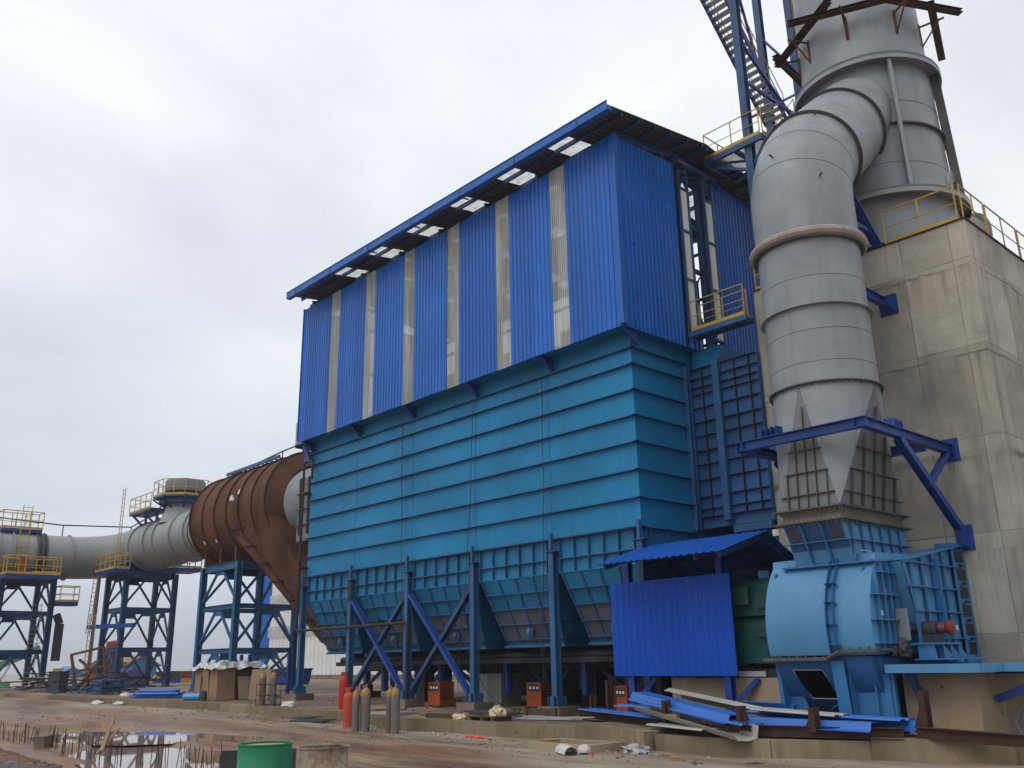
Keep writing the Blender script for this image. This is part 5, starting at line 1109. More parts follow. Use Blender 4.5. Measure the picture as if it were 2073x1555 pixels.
# ------------------------------------------------------------------ gas cylinders
def gas(label, x, y, z, h, r, body, top, group, cap=False, tilt=0):
    t = thing('gas_cylinder', label, 'gas cylinder', (x, y, z), group)
    hb = h-.14
    if cap:
        b = MB(); b.lathe([(0, 0), (r*.92, 0), (r*.95, .03), (r*.95, .05), (r, .09), (r, hb-.16), (r*.92, hb-.08), (r*.6, hb-.01), (0, hb)], (x, y, z), n=28); b.build('body', body, t)
        b = MB()
        for k in range(3): a0 = k*2.1+.2; b.lathe([(r*.66, hb-.03), (r*.68, h), (r*.64, h), (r*.62, hb-.03)], (x, y, z), n=8, a0=a0, a1=a0+1.4)
        b.ring((x, y, z+h-.015), (0, 0, 1), r*.62, r*.7, .03, 24); b.build('collar', body, t)
        b = MB(); b.lathe([(.03, hb-.01), (.03, h-.02), (0, h-.02)], (x, y, z), n=10); b.build('valve', 'brass', t)
    else:
        b = MB(); b.lathe([(0, 0), (r*.93, 0), (r, .03), (r, hb-.2)], (x, y, z), n=24); b.build('body', body, t)
        b = MB(); b.lathe([(r*1.002, hb-.2), (r*.97, hb-.14), (r*.8, hb-.05), (r*.45, hb), (0, hb)], (x, y, z), n=24); b.build('shoulder', top, t)
        b = MB(); b.lathe([(.035, hb-.01), (.035, hb+.05), (.02, hb+.06), (.02, h-.02), (0, h-.02)], (x, y, z), n=10); b.tube([(x-.05, y, z+h-.05), (x+.05, y, z+h-.05)], .015, 6); b.build('valve', 'brass', t)
    return t
G1 = 'tall oxygen cylinders standing by the kerb'
gas('slim grey brown cylinder right next to the front red cylinder', -24.66, 16.02, ground_z(-24.66, 16.02), 1.30, .11, 'oxyg', 'oxytop', G1)
gas('slim grey cylinder in the middle of the cluster of three', -24.50, 16.20, ground_z(-24.5, 16.2), 1.33, .11, 'oxy', 'oxytop', G1)
gas('slim grey cylinder on the right of the cluster of three', -24.28, 16.14, ground_z(-24.28, 16.14), 1.37, .125, 'oxyg', 'oxytop', G1)
gas('brown rusty cylinder on the left of the pair standing alone', -23.18, 16.25, ground_z(-23.18, 16.25), 1.36, .125, 'oxy', 'oxytop', G1)
gas('dark grey cylinder with ochre shoulder on the right of the pair standing alone', -22.88, 16.22, ground_z(-22.88, 16.22), 1.40, .125, 'oxyg', 'oxytop', G1)
gas('faded red cylinder standing on the road touching the grey cylinders', -25.95, 16.6, ground_z(-25.95, 16.6), 1.18, .18, 'redcyl2', 'redcyl2', 'red gas cylinders', True)
gas('bright red cylinder standing up on the slab behind the faded one', -29.6, 18.7, slab_top(-29.6), 1.28, .19, 'redcyl', 'redcyl', 'red gas cylinders', True)
gas('brown cylinder on the left of the wire rack at the slab edge', -33.95, 17.75, slab_top(-33.9), 1.36, .13, 'oxy', 'oxytop', 'cylinders in the rack')
gas('grey cylinder on the right of the wire rack at the slab edge', -33.75, 18.1, slab_top(-33.7), 1.38, .13, 'oxyg', 'oxytop', 'cylinders in the rack')
b = MB(); z = slab_top(-33.9)
for x, y in ((-34.15, 17.6), (-33.5, 17.65), (-34.05, 18.3), (-33.5, 18.3)): b.tube([(x, y, z), (x, y, z+.8)], .012, 5)
for h in (.05, .4, .8): b.tube([(-34.15, 17.6, z+h), (-33.5, 17.65, z+h), (-33.5, 18.3, z+h), (-34.05, 18.3, z+h)], .012, 5, True)
tag(b.build('cylinder_rack', 'rustbeam'), 'thin rusty wire rack holding two cylinders at the slab edge', 'rack')

# welding sets and cabinets among the posts
def welder(label, x, y, rz):
    z = slab_top(x)+.06; t = thing('welding_set', label, 'welding machine', (x, y, z-.06), 'orange welding machines'); mtx = Matrix.Translation((x, y, z)) @ Matrix.Rotation(rz, 4, 'Z')
    def bx(name, a, c, mat):
        b = MB(); b.box2(a, c); b.v = [tuple(mtx @ Vector(v)) for v in b.v]; return b.build(name, mat, t, 0)
    bx('case', (-.3, -.38, 0), (.3, .38, .78), 'orange'); bx('top', (-.32, -.4, .78), (.32, .4, .81), 'orange'); bx('control_panel', (-.24, -.392, .5), (.24, -.381, .74), 'dark')
    for k in range(3): bx('dial', (-.18+k*.15, -.402, .58), (-.10+k*.15, -.393, .66), 'white')
    for k in range(5): bx('vent_slot', (.302, -.25, .2+k*.09), (.306, .25, .24+k*.09), 'dark')
    b = MB(); b.tube([mtx @ Vector((-.25, 0, .81)), mtx @ Vector((-.25, 0, .9)), mtx @ Vector((.25, 0, .9)), mtx @ Vector((.25, 0, .81))], .015, 6); b.build('handle', 'black', t)
    for sx_ in (-1, 1):
        for sy in (-1, 1): b = MB(); c = mtx @ Vector((sx_*.25, sy*.3, 0)); b.lathe([(0, -.025), (.06, -.025), (.06, .025), (0, .025)], c, (1, 0, 0), 12); b.build('wheel', 'black', t)
welder('orange welding set with dials left of the fourth front post', -28.0, 21.9, R(8))
welder('orange welding set without dials showing beside the right welding bay', -24.6, 23.7, R(15))
welder('orange welding set mostly hidden behind the rusty uprights', -19.4, 22.6, R(-10))
t = thing('cabinet', 'pale grey steel cabinet standing between the third and fourth front posts', 'cabinet', (-26.9, 23.6, slab_top(-26.9)))
b = MB(); z = slab_top(-26.9); b.box2((-27.6, 23.3, z), (-26.2, 24.3, z+1.15)); b.build('case', 'grey2', t, 0)
b = MB(); b.box2((-27.55, 23.285, z+.05), (-26.95, 23.298, z+1.1)); b.build('door', 'grey', t, 0)

# ------------------------------------------------------------------ drums, board, stake, rebars in the foreground
def drum(label, x, y, r, h, mat, open_=False):
    t = thing('steel_drum', label, 'drum', (x, y, -.02), 'steel drums')
    b = MB(); b.lathe([(0, 0), (r, 0), (r, h*.32), (r+.012, h*.335), (r+.012, h*.35), (r, h*.365), (r, h*.655), (r+.012, h*.67), (r+.012, h*.685), (r, h*.70), (r, h-.02)], (x, y, -.02), n=56); b.build('shell', mat, t)
    b = MB(); b.lathe([(r-.012, h-.02), (r+.012, h-.02), (r+.014, h), (r-.012, h), (r-.014, h-.02)], (x, y, -.02), n=56); b.build('rim', 'odrum' if open_ else 'gdrum', t)
    b = MB(); b.lathe([(r-.012, h-.03 if not open_ else h-.1), (0, h-.03 if not open_ else h-.08)], (x, y, -.02), n=40); b.build('lid' if not open_ else 'contents', 'concped' if not open_ else 'rustbeam', t)
drum('green steel drum at the bottom edge of the picture', -12.1, 6.42, .36, 1.02, 'gdrum')
drum('rust and cement streaked open drum right of the green drum', -11.2, 6.78, .335, 1.0, 'odrum', True)
b = MB(); b.box((-14.0, 7.32, .30), (1.15, .05, .9), R(57), R(-4)); tag(b.build('board', 'dark', smooth=0), 'scuffed black board standing behind the green drum', 'board')
b = MB(); b.bar((-21.0, 7.35, .35), (-22.0, 7.9, 1.0), .07, .05); b.bar((-21.1, 7.3, .3), (-21.6, 7.9, .75), .05, .03); tag(b.build('stake', 'wood', smooth=0), 'rough timber stake leaning out of the earth mound', 'stake')
b = MB(); b.box((-26.6, 7.85, .25), (.34, .3, .3), .4, .1); b.box((-26.6, 7.7, .28), (.2, .02, .2), .4, .1); tag(b.build('concrete_lump', 'foot', smooth=0), 'broken concrete lump at the edge of the puddle among the rods', 'rubble')
rod = None; rr = random.Random(11)
row = [(-30.6, 7.75), (-27, 7.95), (-24, 8.0), (-21.8, 8.05), (-20.2, 8.4), (-17.2, 8.6)]
k = 0
for i in range(len(row)-1):
    (xa, ya), (xb, yb) = row[i], row[i+1]; n = int(math.hypot(xb-xa, yb-ya)/.15)
    for j in range(n):
        t = (j+rr.uniform(-.25, .25))/n; x, y = xa+(xb-xa)*t, ya+(yb-ya)*t+rr.uniform(-.22, .12)
        if rr.random() < .10: continue
        if rod is None:
            b = MB(); b.tube([(0, 0, -.1), (0, 0, .25), (.012, 0, .52)], .0085, 5); rod = b.build('rebar_rod', 'rebar', org=(0, 0, 0)); tag(rod, 'rusty reinforcing rod sticking up in the row beside the puddle', 'rebar', 'rebar rods beside the puddle'); o = rod
        else: o = rod.copy(); COL.objects.link(o)
        o.location = (x, y, max(gz(x)-.1, -.05)); o.rotation_euler = (rr.gauss(0, .07), rr.gauss(0, .09), rr.uniform(0, 6)); o.scale = (1, 1, rr.uniform(.75, 1.25))

# ------------------------------------------------------------------ things lying on and by the slab
S = slab_top
ck = thing('crate_hut', 'big plywood packing crate covered with crumpled silver sheeting on the slab edge', 'crate', (-40.5, 19.3, S(-40)))
z = S(-40); b = MB(); b.box2((-41.9, 18.5, z+.02), (-39.6, 19.35, z+1.45)); b.build('front_half', 'ply', ck, 0)
b = MB(); b.box2((-41.85, 19.36, z+.02), (-39.7, 20.7, z+1.42)); b.build('rear_half', 'plydark', ck, 0)
b = MB(); b.box((-39.45, 20.1, z+.5), (.03, 1.3, 1.0), 0, 0, R(-14)); b.build('side_board', 'card', ck, 0)
b = MB(); b.box((-40.6, 18.46, z+.75), (.5, .03, 1.25), 0, R(4)); b.box((-41.3, 18.45, z+.6), (.35, .03, .9), 0, R(3), R(6)); b.build('loose_board', 'ply', ck, 0)
b = MB(); nx, ny = 34, 26; rr = random.Random(2)
for sgn in (0, 1):
    for j in range(ny+1):
        for i in range(nx+1):
            x = -42.1+2.7*i/nx; y = 18.3+2.6*j/ny; q = mnoise.noise((x*2.2, y*2.2, 0))*.16+mnoise.noise((x*6, y*6, 2))*.06
            ed = min(i, nx-i, j, ny-j); zz = z+1.5+q+(.08 if ed > 2 else -.05*(3-ed)); b.v.append((x+q*.4, y+q*.3, zz-sgn*.015))
base = (nx+1)*(ny+1)
for sgn in (0, 1):
    for j in range(ny):
        for i in range(nx): a = sgn*base+j*(nx+1)+i; b.f.append((a, a+1, a+nx+2, a+nx+1))
b.build('sheeting', 'foil', ck, 25)
b = MB(); b.box((-38.9, 20.2, S(-39)+.65), (.9, .04, 1.3), R(40), R(-12)); tag(b.build('board', 'card', smooth=0), 'grey brown board leaning beside the plywood crate', 'board')
b = MB(); x, y, z = -40.9, 18.0, S(-41)+.15; b.lathe([(0, -.45), (.1, -.43), (.145, -.38), (.145, .38), (.1, .43), (0, .45)], (x, y, z), (.8, .6, 0), 20); tag(b.build('air_tank', 'bluetank'), 'small sky blue tank lying in front of the plywood crate', 'tank')
b = MB(); b.lathe([(0, 0), (.15, 0), (.15, .38), (.12, .42), (0, .42)], (-40.0, 18.1, S(-40)), n=20); tag(b.build('canister', 'dark'), 'dark upright canister beside the sky blue tank', 'canister')
pr = None; rr = random.Random(4); cx, cy, cz = -44.6, 17.6, S(-44)+.075
for lay, n in ((0, 5), (1, 3), (2, 2)):
    for k in range(n):
        b = MB(); x, y = cx+rr.uniform(-.3, .3), cy+(k-n/2)*.17+.1; zz = cz+lay*.13; L_ = rr.uniform(.9, 1.15); d = Vector((.80, .60+rr.uniform(-.08, .08), 0)); c = Vector((x, y+.3, zz)); pts = [c-d*L_, c+d*L_]
        b.tube(pts, .072, 12, cap=False); b.tube([pts[1], pts[0]], .06, 12, cap=False); tag(b.build('pipe_length', 'bluepipe'), 'bright blue pipe length in the stacked pile at the left kerb', 'pipe', 'blue pipes in a pile')
def litter_bar(name, label, cat, pts, w_, h_, mat, grp=None):
    b = MB(); 
    for p, q in zip(pts, pts[1:]): b.bar(p, q, w_, h_)
    return tag(b.build(name, mat, smooth=0), label, cat, grp)
# scrap heaps near the trestles
rr = random.Random(21)
for hx, hy, n, col, lab, gg in ((-62.0, 18.5, 60, ('rustbeam', 'dark', 'plydark', 'galv'), 'bent bar in the tangled scrap heap beside the leftmost trestle', 'scrap bars of the left heap'), (-54.8, 19.0, 45, ('steel', 'dark', 'rustbeam', 'dark', 'steel2'), 'bent blue grey bar in the scrap heap before the middle trestle', 'scrap bars of the middle heap')):
    for k in range(n):
        a = rr.uniform(-.5, 1.6); l = rr.uniform(.8, 2.2); x, y = hx+rr.gauss(0, 1.7), hy+rr.gauss(0, 1.0); z = S(x)+.06+abs(rr.gauss(0, .38)); dz = rr.uniform(-.35, .35)
        d = Vector((math.cos(a)*.75-.3, math.sin(a), 0)).normalized()*l; p = Vector((x, y, z)); p0, p1 = p-d/2, p+d/2; p1.z += dz; p0.z = max(S(x)+.04, p0.z); p1.z = max(S(x)+.04, p1.z)
        litter_bar('scrap_bar', lab, 'scrap bar', [p0, p.lerp(p1, .2)+Vector((0, 0, rr.uniform(-.04, .1))), p1], rr.uniform(.05, .14), rr.uniform(.04, .1), rr.choice(col), gg)
b = MB(); b.box((-56.5, 17.0, S(-56)+.55), (.9, .6, 1.1), .4); b.box((-56.5, 17.0, S(-56)+1.13), (1.0, .7, .05), .4); tag(b.build('scrap_bin', 'dark', smooth=0), 'grey steel bin at the left scrap heap', 'bin')
fr = thing('wrecked_rack', 'twisted brown steel rack standing up in the scrap heap left of the middle trestle', 'steel frame', (-60, 19.6, S(-60)))
for p, q in (((-60.2, 19.2, .85), (-61.2, 19.0, 2.9)), ((-60.2, 19.2, .85), (-58.8, 20.0, 2.6)), ((-61.2, 19.0, 2.9), (-58.6, 20.0, 3.3)), ((-58.6, 20, 3.3), (-58.0, 20.2, 1.2)), ((-60.6, 19.1, 1.9), (-58.4, 20.1, 2.2)), ((-60.2, 19.2, 2.6), (-58.8, 20, 1.6))): b = MB(); b.bar(p, q, .15, .12); b.build('member', 'plydark', fr, 0)
tb = thing('work_table', 'weathered blue steel bench among the scrap before the middle trestle', 'bench', (-53.5, 18.6, S(-53)))
z = S(-53); b = MB(); b.box2((-55, 18.0, z+.62), (-52.6, 19.2, z+.7)); b.build('top', 'steel2', tb, 0)
for x in (-54.9, -52.7):
    for y in (18.1, 19.1): b = MB(); b.box2((x-.05, y-.05, z), (x+.05, y+.05, z+.62)); b.build('leg', 'steel', tb, 0)
b = MB(); b.box2((-54.9, 18.1, z+.05), (-52.7, 19.1, z+.3)); b.build('shelf', 'steel2', tb, 0)
for k, (x, y, mat, nm, lab) in enumerate(((-47.6, 17.6, 'sack', 'litter_bag', 'crumpled white and brown bag on the left kerb'), (-47.0, 16.0, 'sack', 'litter_bag', 'white rubbish bag lying below the left kerb'), (-45.2, 16.4, 'sack', 'litter_bag', 'small white scrap of plastic on the road before the kerb'), (-33.0, 18.4, 'sack', 'litter_bag', 'white scrap on the slab near the cylinder rack'))):
    b = MB(); bm = bmesh.new(); bmesh.ops.create_icosphere(bm, subdivisions=3, radius=.25)
    z = (S(x) if y > 17.3 else ground_z(x, y))+.06
    for v in bm.verts: q = 1+.45*mnoise.noise(v.co*6+Vector((k, 0, 0))); b.v.append((x+v.co.x*q*1.5, y+v.co.y*q, z+v.co.z*q*.5))
    b.f = [tuple(v.index for v in f.verts) for f in bm.faces]; bm.free(); tag(b.build(nm, mat, smooth=25), lab, 'bag')
def lump(name, label, cat, x, y, z, sx_, sy, sz, mat, seed=0, rough=.4, freq=5):
    b = MB(); bm = bmesh.new(); bmesh.ops.create_icosphere(bm, subdivisions=3, radius=1)
    for v in bm.verts: q = 1+rough*mnoise.noise(v.co*freq*.4+Vector((seed, 2, 0)))+rough*.4*mnoise.noise(v.co*freq+Vector((seed, 0, 5))); b.v.append((x+v.co.x*q*sx_, y+v.co.y*q*sy, z+max(-.3, v.co.z)*q*sz))
    b.f = [tuple(v.index for v in f.verts) for f in bm.faces]; bm.free(); return tag(b.build(name, mat, smooth=25), label, cat)
lump('plastic_bag', 'stuffed cream plastic sack sitting on the pallet by the kerb', 'bag', -20.75, 18.3, .58, .26, .22, .22, 'plastic', 1)
lump('plastic_bag', 'torn yellow cream plastic sheet beside the pallet on the kerb', 'bag', -22.0, 17.9, .44, .26, .18, .13, 'plastic', 5, .6)
lump('sack', 'plump white sack lying at the edge of the manhole kerb', 'sack', -14.85, 15.65, .09, .16, .13, .13, 'sack', 3, .2)
lump('rag_pile', 'heap of grey rags between the manhole kerb and the low wall', 'rags', -14.3, 16.75, .03, .35, .2, .14, 'cloth', 7, .7, 8)
lump('rag_pile', 'red plastic scraps on the road below the kerb near the cylinders', 'rags', -20.2, 16.95, .03, .45, .1, .05, 'redrag', 9, .8, 8)
lump('rag_pile', 'pinkish red scraps in front of the kerb left of the concrete block', 'rags', -17.9, 17.7, .02, .35, .08, .05, 'redrag', 12, .8, 8)
b = MB(); b.lathe([(.17, -.4), (.17, .4), (.155, .4), (.155, -.4), (.17, -.4)], (-15.3, 15.55, .02), (.85, -.5, 0), 20, math.pi*.0, math.pi); tag(b.build('half_pipe', 'sack'), 'white half pipe shell lying against the manhole kerb', 'pipe shell')
mh = MB(); x0, x1, y0, y1 = -17.1, -15.0, 15.85, 17.15
mh.box2((x0, y0, -.1), (x1, y0+.25, .16)); mh.box2((x0, y1-.25, -.1), (x1, y1, .16)); mh.box2((x0, y0+.25, -.1), (x0+.25, y1-.25, .16)); mh.box2((x1-.25, y0+.25, -.1), (x1, y1-.25, .16)); mh.box2((x0+.25, y0+.25, -.2), (x1-.25, y1-.25, .012))
tag(mh.build('manhole_kerb', 'concped', smooth=0), 'low square concrete kerb round a manhole on the pale road', 'manhole')
pal = thing('pallet', 'broken timber pallet with scraps on the kerb edge', 'pallet', (-21.0, 18.3, S(-21)))
z = S(-21)
for k in range(5): b = MB(); b.box((-21.05, 17.95+k*.18, z+.13), (1.15, .13, .025), .1+.03*k); b.build('slat', 'plydark', pal, 0)
for k in range(3): b = MB(); b.box((-21.5+k*.45, 18.3, z+.06), (.1, .8, .1), .1); b.build('bearer', 'plydark', pal, 0)
b = MB(); b.box((-23.0, 18.0, S(-23)+.07), (1.1, .2, .14), .2); tag(b.build('timber', 'plydark', smooth=0), 'dark timber baulk lying on the kerb left of the pallet', 'timber')
b = MB(); b.box((-12.9, 16.3, .03), (1.0, .2, .05), R(-38)); tag(b.build('plank', 'wood', smooth=0), 'short brown plank lying on the pale road before the low wall', 'plank')
b = MB(); b.box((-15.0, 16.0, .04), (.08, .06, .08), .3); b.v = [(x+.4, y-.4, z) for x, y, z in b.v]; tag(b.build('brick_piece', 'redrag', smooth=0), 'small red brick fragment by the manhole kerb', 'brick')
for k, (x, y, a, w_, lab) in enumerate(((-28.4, 16.75, .25, 1.5, 'dark steel grating sheet lying on the road below the left kerb'), (-29.3, 17.0, .1, .9, 'second dark sheet lying partly under the grating on the road'))):
    b = MB(); b.box((x, y, ground_z(x, y)+.05+.03*k), (w_, .7, .03), a, R(3)); tag(b.build('steel_sheet', 'dark', smooth=0), lab, 'steel sheet')
b = MB(); b.box((-25.7, 18.1, S(-25.7)+.05), (1.2, .8, .08), .1); tag(b.build('cover_plate', 'galv', smooth=0), 'flat pale cover plate on the slab behind the grey cylinders', 'plate')
rr = random.Random(31)
for k in range(9):
    b = MB(); x, y = -19.3+rr.uniform(-.5, .5), 19.2+k*.07; b.bar((x-1.0, y-.3, S(x)+.05+.03*(k % 3)), (x+.9, y+.25, S(x)+.05+.025*(k % 4)), .05, .03); tag(b.build('steel_angle', 'galv', smooth=0), 'pale steel angle in the bundle left of the rusty beams', 'steel bar', 'bundle of pale steel angles')
for k in range(7):
    b = MB(); x, y = -23.0+rr.uniform(-.4, .4), 20.0+k*.06; b.tube([(x-.9, y-.3, S(x)+.04+.03*(k % 3)), (x+.8, y+.25, S(x)+.05+.03*(k % 2))], .025, 6); tag(b.build('steel_tube', 'dark'), 'dark tube in the small bundle before the right footing', 'steel bar', 'bundle of dark tubes')
b = MB()
for x in (-20.9, -19.7): b.box((x, 19.6, S(x)+.17), (.1, .12, .34))
b.box((-20.3, 19.62, S(-20)+.2), (1.2, .06, .2)); tag(b.build('timber_rack', 'plydark', smooth=0), 'low timber rack with two pale posts in front of the footings', 'rack')
# ------------------------------------------------------------------ sheet pile on rusty beams
def zi(name, label, p, q, mat='rustbeam', w_=.16, h_=.22):
    b = MB(); b.ibeam(p, q, w_, h_, .018); return tag(b.build(name, mat, smooth=0), label, 'steel beam')
zi('steel_beam', 'long rusty beam under the left end of the blue sheet pile', (-19.4, 20.3, .54), (-12.7, 17.45, .53))
zi('steel_beam', 'rusty beam along the front of the blue sheet pile', (-12.5, 17.55, .50), (-8.9, 18.55, .50))
zi('steel_beam', 'rusty beam lying right of the tall stub at the right edge', (-8.7, 18.7, .52), (-6.3, 18.3, .48))
def stub(label, x, y, z, h, a, gusset=True):
    t = thing('beam_stub', label, 'steel stub', (x, y, z), 'rusty upright stubs'); mt = Matrix.Translation((x, y, z)) @ Matrix.Rotation(a, 4, 'Z')
    b = MB(); b.ibeam((0, 0, 0), (0, 0, h), .14, .18, .014, (0, 1, 0)); b.v = [tuple(mt @ Vector(v)) for v in b.v]; b.build('upright', 'rustbeam', t, 0)
    if gusset: b = MB(); b.prism([(.07, 0), (.32, 0), (.07, h*.75)], 'y', -.008, .008); b.v = [tuple(mt @ Vector(v)) for v in b.v]; b.build('gusset', 'rustbeam', t, 0)
stub('slim tall rusty stub at the left end of the long beam', -18.2, 20.3, .5, .95, R(-20), False)
stub('short rusty stub with gusset on the far left of the beam', -19.3, 20.8, .4, .62, R(-25))
stub('rusty stub with gusset in the middle of the sheet pile', -14.35, 18.0, .56, .5, R(-20))
stub('rusty stub with gusset at the right end of the slanting blue sheet', -12.0, 17.6, .5, .5, R(-20))
stub('rusty stub with gusset in front of the fan', -10.5, 18.0, .50, .48, R(170))
stub('tall rusty stub with gusset in front of the concrete pedestal', -8.5, 18.75, .52, .78, R(170))
b = MB(); b.tube([(-18.9, 20.9, .4), (-18.75, 20.9, 1.5), (-18.3, 20.7, 1.52), (-18.25, 20.6, .5)], .02, 5); tag(b.build('bent_rod', 'rustbeam'), 'thin bent rusty rod hoop standing at the left of the sheet pile', 'rod')
def folded(label, p, q, prof, mat, cat='folded sheet', grp='sheet metal pile', tw=0):
    p, q = Vector(p), Vector(q); d = (q-p).normalized(); a = d.cross(Vector((0, 0, 1))).normalized(); c = a.cross(d)
    if tw: a, c = a*math.cos(tw)+c*math.sin(tw), c*math.cos(tw)-a*math.sin(tw)
    b = MB(); n = len(prof)
    for e in (p, q):
        for (u, v) in prof: b.v.append(tuple(e+a*u+c*v))
        for (u, v) in prof: b.v.append(tuple(e+a*u+c*(v-.008)))
    for i in range(n-1): b.f += [(i, i+1, 2*n+i+1, 2*n+i), (n+i, 3*n+i, 3*n+i+1, n+i+1), (i, n+i, n+i+1, i+1), (2*n+i, 2*n+i+1, 3*n+i+1, 3*n+i)]
    b.f += [(0, 2*n, 3*n, n), (n-1, 2*n-1, 4*n-1, 3*n-1)]
    o = b.build('folded_sheet', mat, smooth=0); return tag(o, label, cat, grp)
HAT = [(-.40, -.14), (-.32, -.12), (-.24, .02), (.22, .03), (.28, -.12), (.38, -.14)]
GUT = [(-.36, .22), (-.33, -.02), (-.12, -.07), (.18, -.05), (.30, .08)]
FLAT = [(-.3, 0), (-.28, .03), (-.05, .03), (-.03, 0), (.1, 0), (.12, .03), (.28, .03), (.3, 0)]
folded('long bright blue folded sheet slanting across the top of the pile', (-15.9, 18.9, 1.18), (-12.15, 17.7, .78), HAT, 'bluesheet')
folded('second blue folded sheet just under the topmost slanting one', (-15.8, 18.75, 1.02), (-11.7, 17.55, .62), FLAT, 'bluesheet')
folded('pale grey gutter sheet slanting down to the front of the pile', (-15.4, 18.35, .86), (-11.65, 17.15, .40), GUT, 'beige')
folded('grey beige curved sheet lying behind the top blue sheet', (-15.2, 19.35, 1.18), (-12.2, 19.0, .78), [(-.34, -.16), (-.2, .04), (.1, .12), (.3, .06)], 'beige')
folded('flat blue sheet poking out to the left over the rusty beam', (-18.9, 20.1, .66), (-13.5, 17.95, .62), FLAT, 'bluesheet')
folded('pale bluish sheet bundle at the left of the pile', (-18.4, 20.9, .72), (-15.8, 20.0, .84), FLAT, 'galv')
folded('short blue offcut sheet on the left of the pile', (-16.9, 20.2, .95), (-15.5, 19.3, .8), FLAT, 'bluesheet')
folded('upper blue sheet running to the right in front of the fan', (-12.9, 19.0, .82), (-8.9, 18.8, .74), FLAT, 'bluesheet')
folded('lower blue sheet running to the right along the rusty beam', (-12.6, 18.3, .72), (-9.4, 18.45, .68), HAT, 'bluesheet')
folded('narrow grey tube section lying on the blue sheets before the fan', (-11.3, 19.4, .70), (-9.4, 19.1, .64), [(-.06, 0), (-.05, .05), (.05, .05), (.06, 0)], 'beige')
folded('small upturned blue offcut below the fan drum', (-13.6, 19.9, .85), (-12.2, 19.9, .82), [(-.25, .12), (-.1, -.04), (.15, 0), (.25, .14)], 'bluesheet')
folded('blue sheet at the bottom right of the pile behind the beam', (-11.3, 19.0, .55), (-8.9, 19.35, .52), FLAT, 'bluesheet')
folded('blue sheet with a turned up edge lying third from the front of the pile', (-12.4, 19.5, .74), (-8.7, 19.05, .68), HAT, 'bluesheet')
folded('grey beige trim strip on top of the right hand blue sheets', (-12.3, 18.7, .88), (-10.2, 18.6, .80), FLAT, 'beige')
folded('short grey beige offcut under the slanting gutter sheet', (-14.6, 17.9, .52), (-12.6, 17.35, .5), FLAT, 'beige')
folded('thin blue trim poking out right of the short left offcut', (-17.4, 19.9, .8), (-14.6, 18.8, .76), [(-.12, 0), (-.1, .05), (.1, .05), (.12, 0)], 'bluesheet')
b = MB(); b.box((-14.2, 17.95, .7), (.55, .13, .12), R(-12)); tag(b.build('wood_block', 'wood', smooth=0), 'pale timber block on the rusty beam left of the middle stub', 'wood block')
b = MB(); b.box((-9.6, 18.3, .66), (.13, .13, .12), R(-12)); tag(b.build('wood_block', 'wood', smooth=0), 'small cube of wood on the rusty beam before the fan', 'wood block')
b = MB(); pts = [(-7.2, 20.0, .42), (-7.55, 20.6, .62), (-7.6, 21.2, .85), (-7.2, 21.6, .88), (-6.6, 21.6, .6), (-6.0, 21.4, .5)]; b.tube(pts, .05, 8); tag(b.build('hose', 'greydark'), 'dark hose looping up off the ground at the right edge', 'hose')
def hose(label, pts, r=.016, mat='black'):
    P = []
    for i in range(len(pts)-2):
        a, c, e = Vector(pts[i]), Vector(pts[i+1]), Vector(pts[i+2]); P += bend((a+c)/2, c, (c+e)/2, 6)[:-1]
    b = MB(); b.tube([(p.x, p.y, S(p.x)+.02+p.z) for p in P], r, 5); tag(b.build('hose', mat), label, 'hose')
hose('black welding cable snaking from the left orange welding set to the kerb', [(-28.2, 21.5, 0), (-28.6, 20.6, 0), (-27.2, 19.9, 0), (-28.3, 19.0, 0), (-26.4, 18.4, 0), (-25.2, 18.9, 0), (-24.4, 18.2, 0), (-23.6, 18.6, 0)])
hose('black cable looping over the slab from the right orange welding set', [(-24.6, 23.2, 0), (-24.2, 22, 0), (-23.2, 21.2, 0), (-24.2, 20.3, 0), (-22.6, 19.6, 0), (-21.4, 20.1, 0), (-20.9, 19.2, 0)])
hose('red gas hose lying coiled behind the three grey cylinders', [(-25.2, 17.9, 0), (-24.9, 18.5, 0), (-26.2, 18.9, 0), (-26.6, 18.2, 0), (-25.6, 17.9, 0), (-25.0, 18.6, .02), (-27.4, 19.2, 0), (-28.8, 18.6, 0), (-29.6, 19, 0)], .012, 'redold')
hose('thin cable sagging from the hopper to the slab beside the grey cabinet', [(-25.6, 21.3, 2.3), (-25.3, 21.3, 1.3), (-24.8, 21.5, .4), (-24.3, 22, 0), (-23.6, 22.4, 0)], .012)
lump('dark_sack', 'crumpled black sack stuffed between fan housing and bearing stand', 'bag', -9.6, 20.35, 2.02, .22, .18, .2, 'black', 4, .6, 8)
rr = random.Random(91); b = MB()
for k in range(800):
    x = rr.uniform(-40, -9.5); y = rr.uniform(9.5, 17.2); s = abs(rr.gauss(0, .014))+.007
    if any(pdist(x, y, p) < .3 for _, p in POOLS): continue
    b.box((x, y, ground_z(x, y)+s*.2), (s*rr.uniform(.8, 2.2), s*1.2, s), rr.uniform(0, 3), rr.uniform(-.5, .5), rr.uniform(-.5, .5))
tag(b.build('road_stones', 'ground', smooth=0), 'small stones and clods scattered over the muddy road', 'stones', kind='stuff')
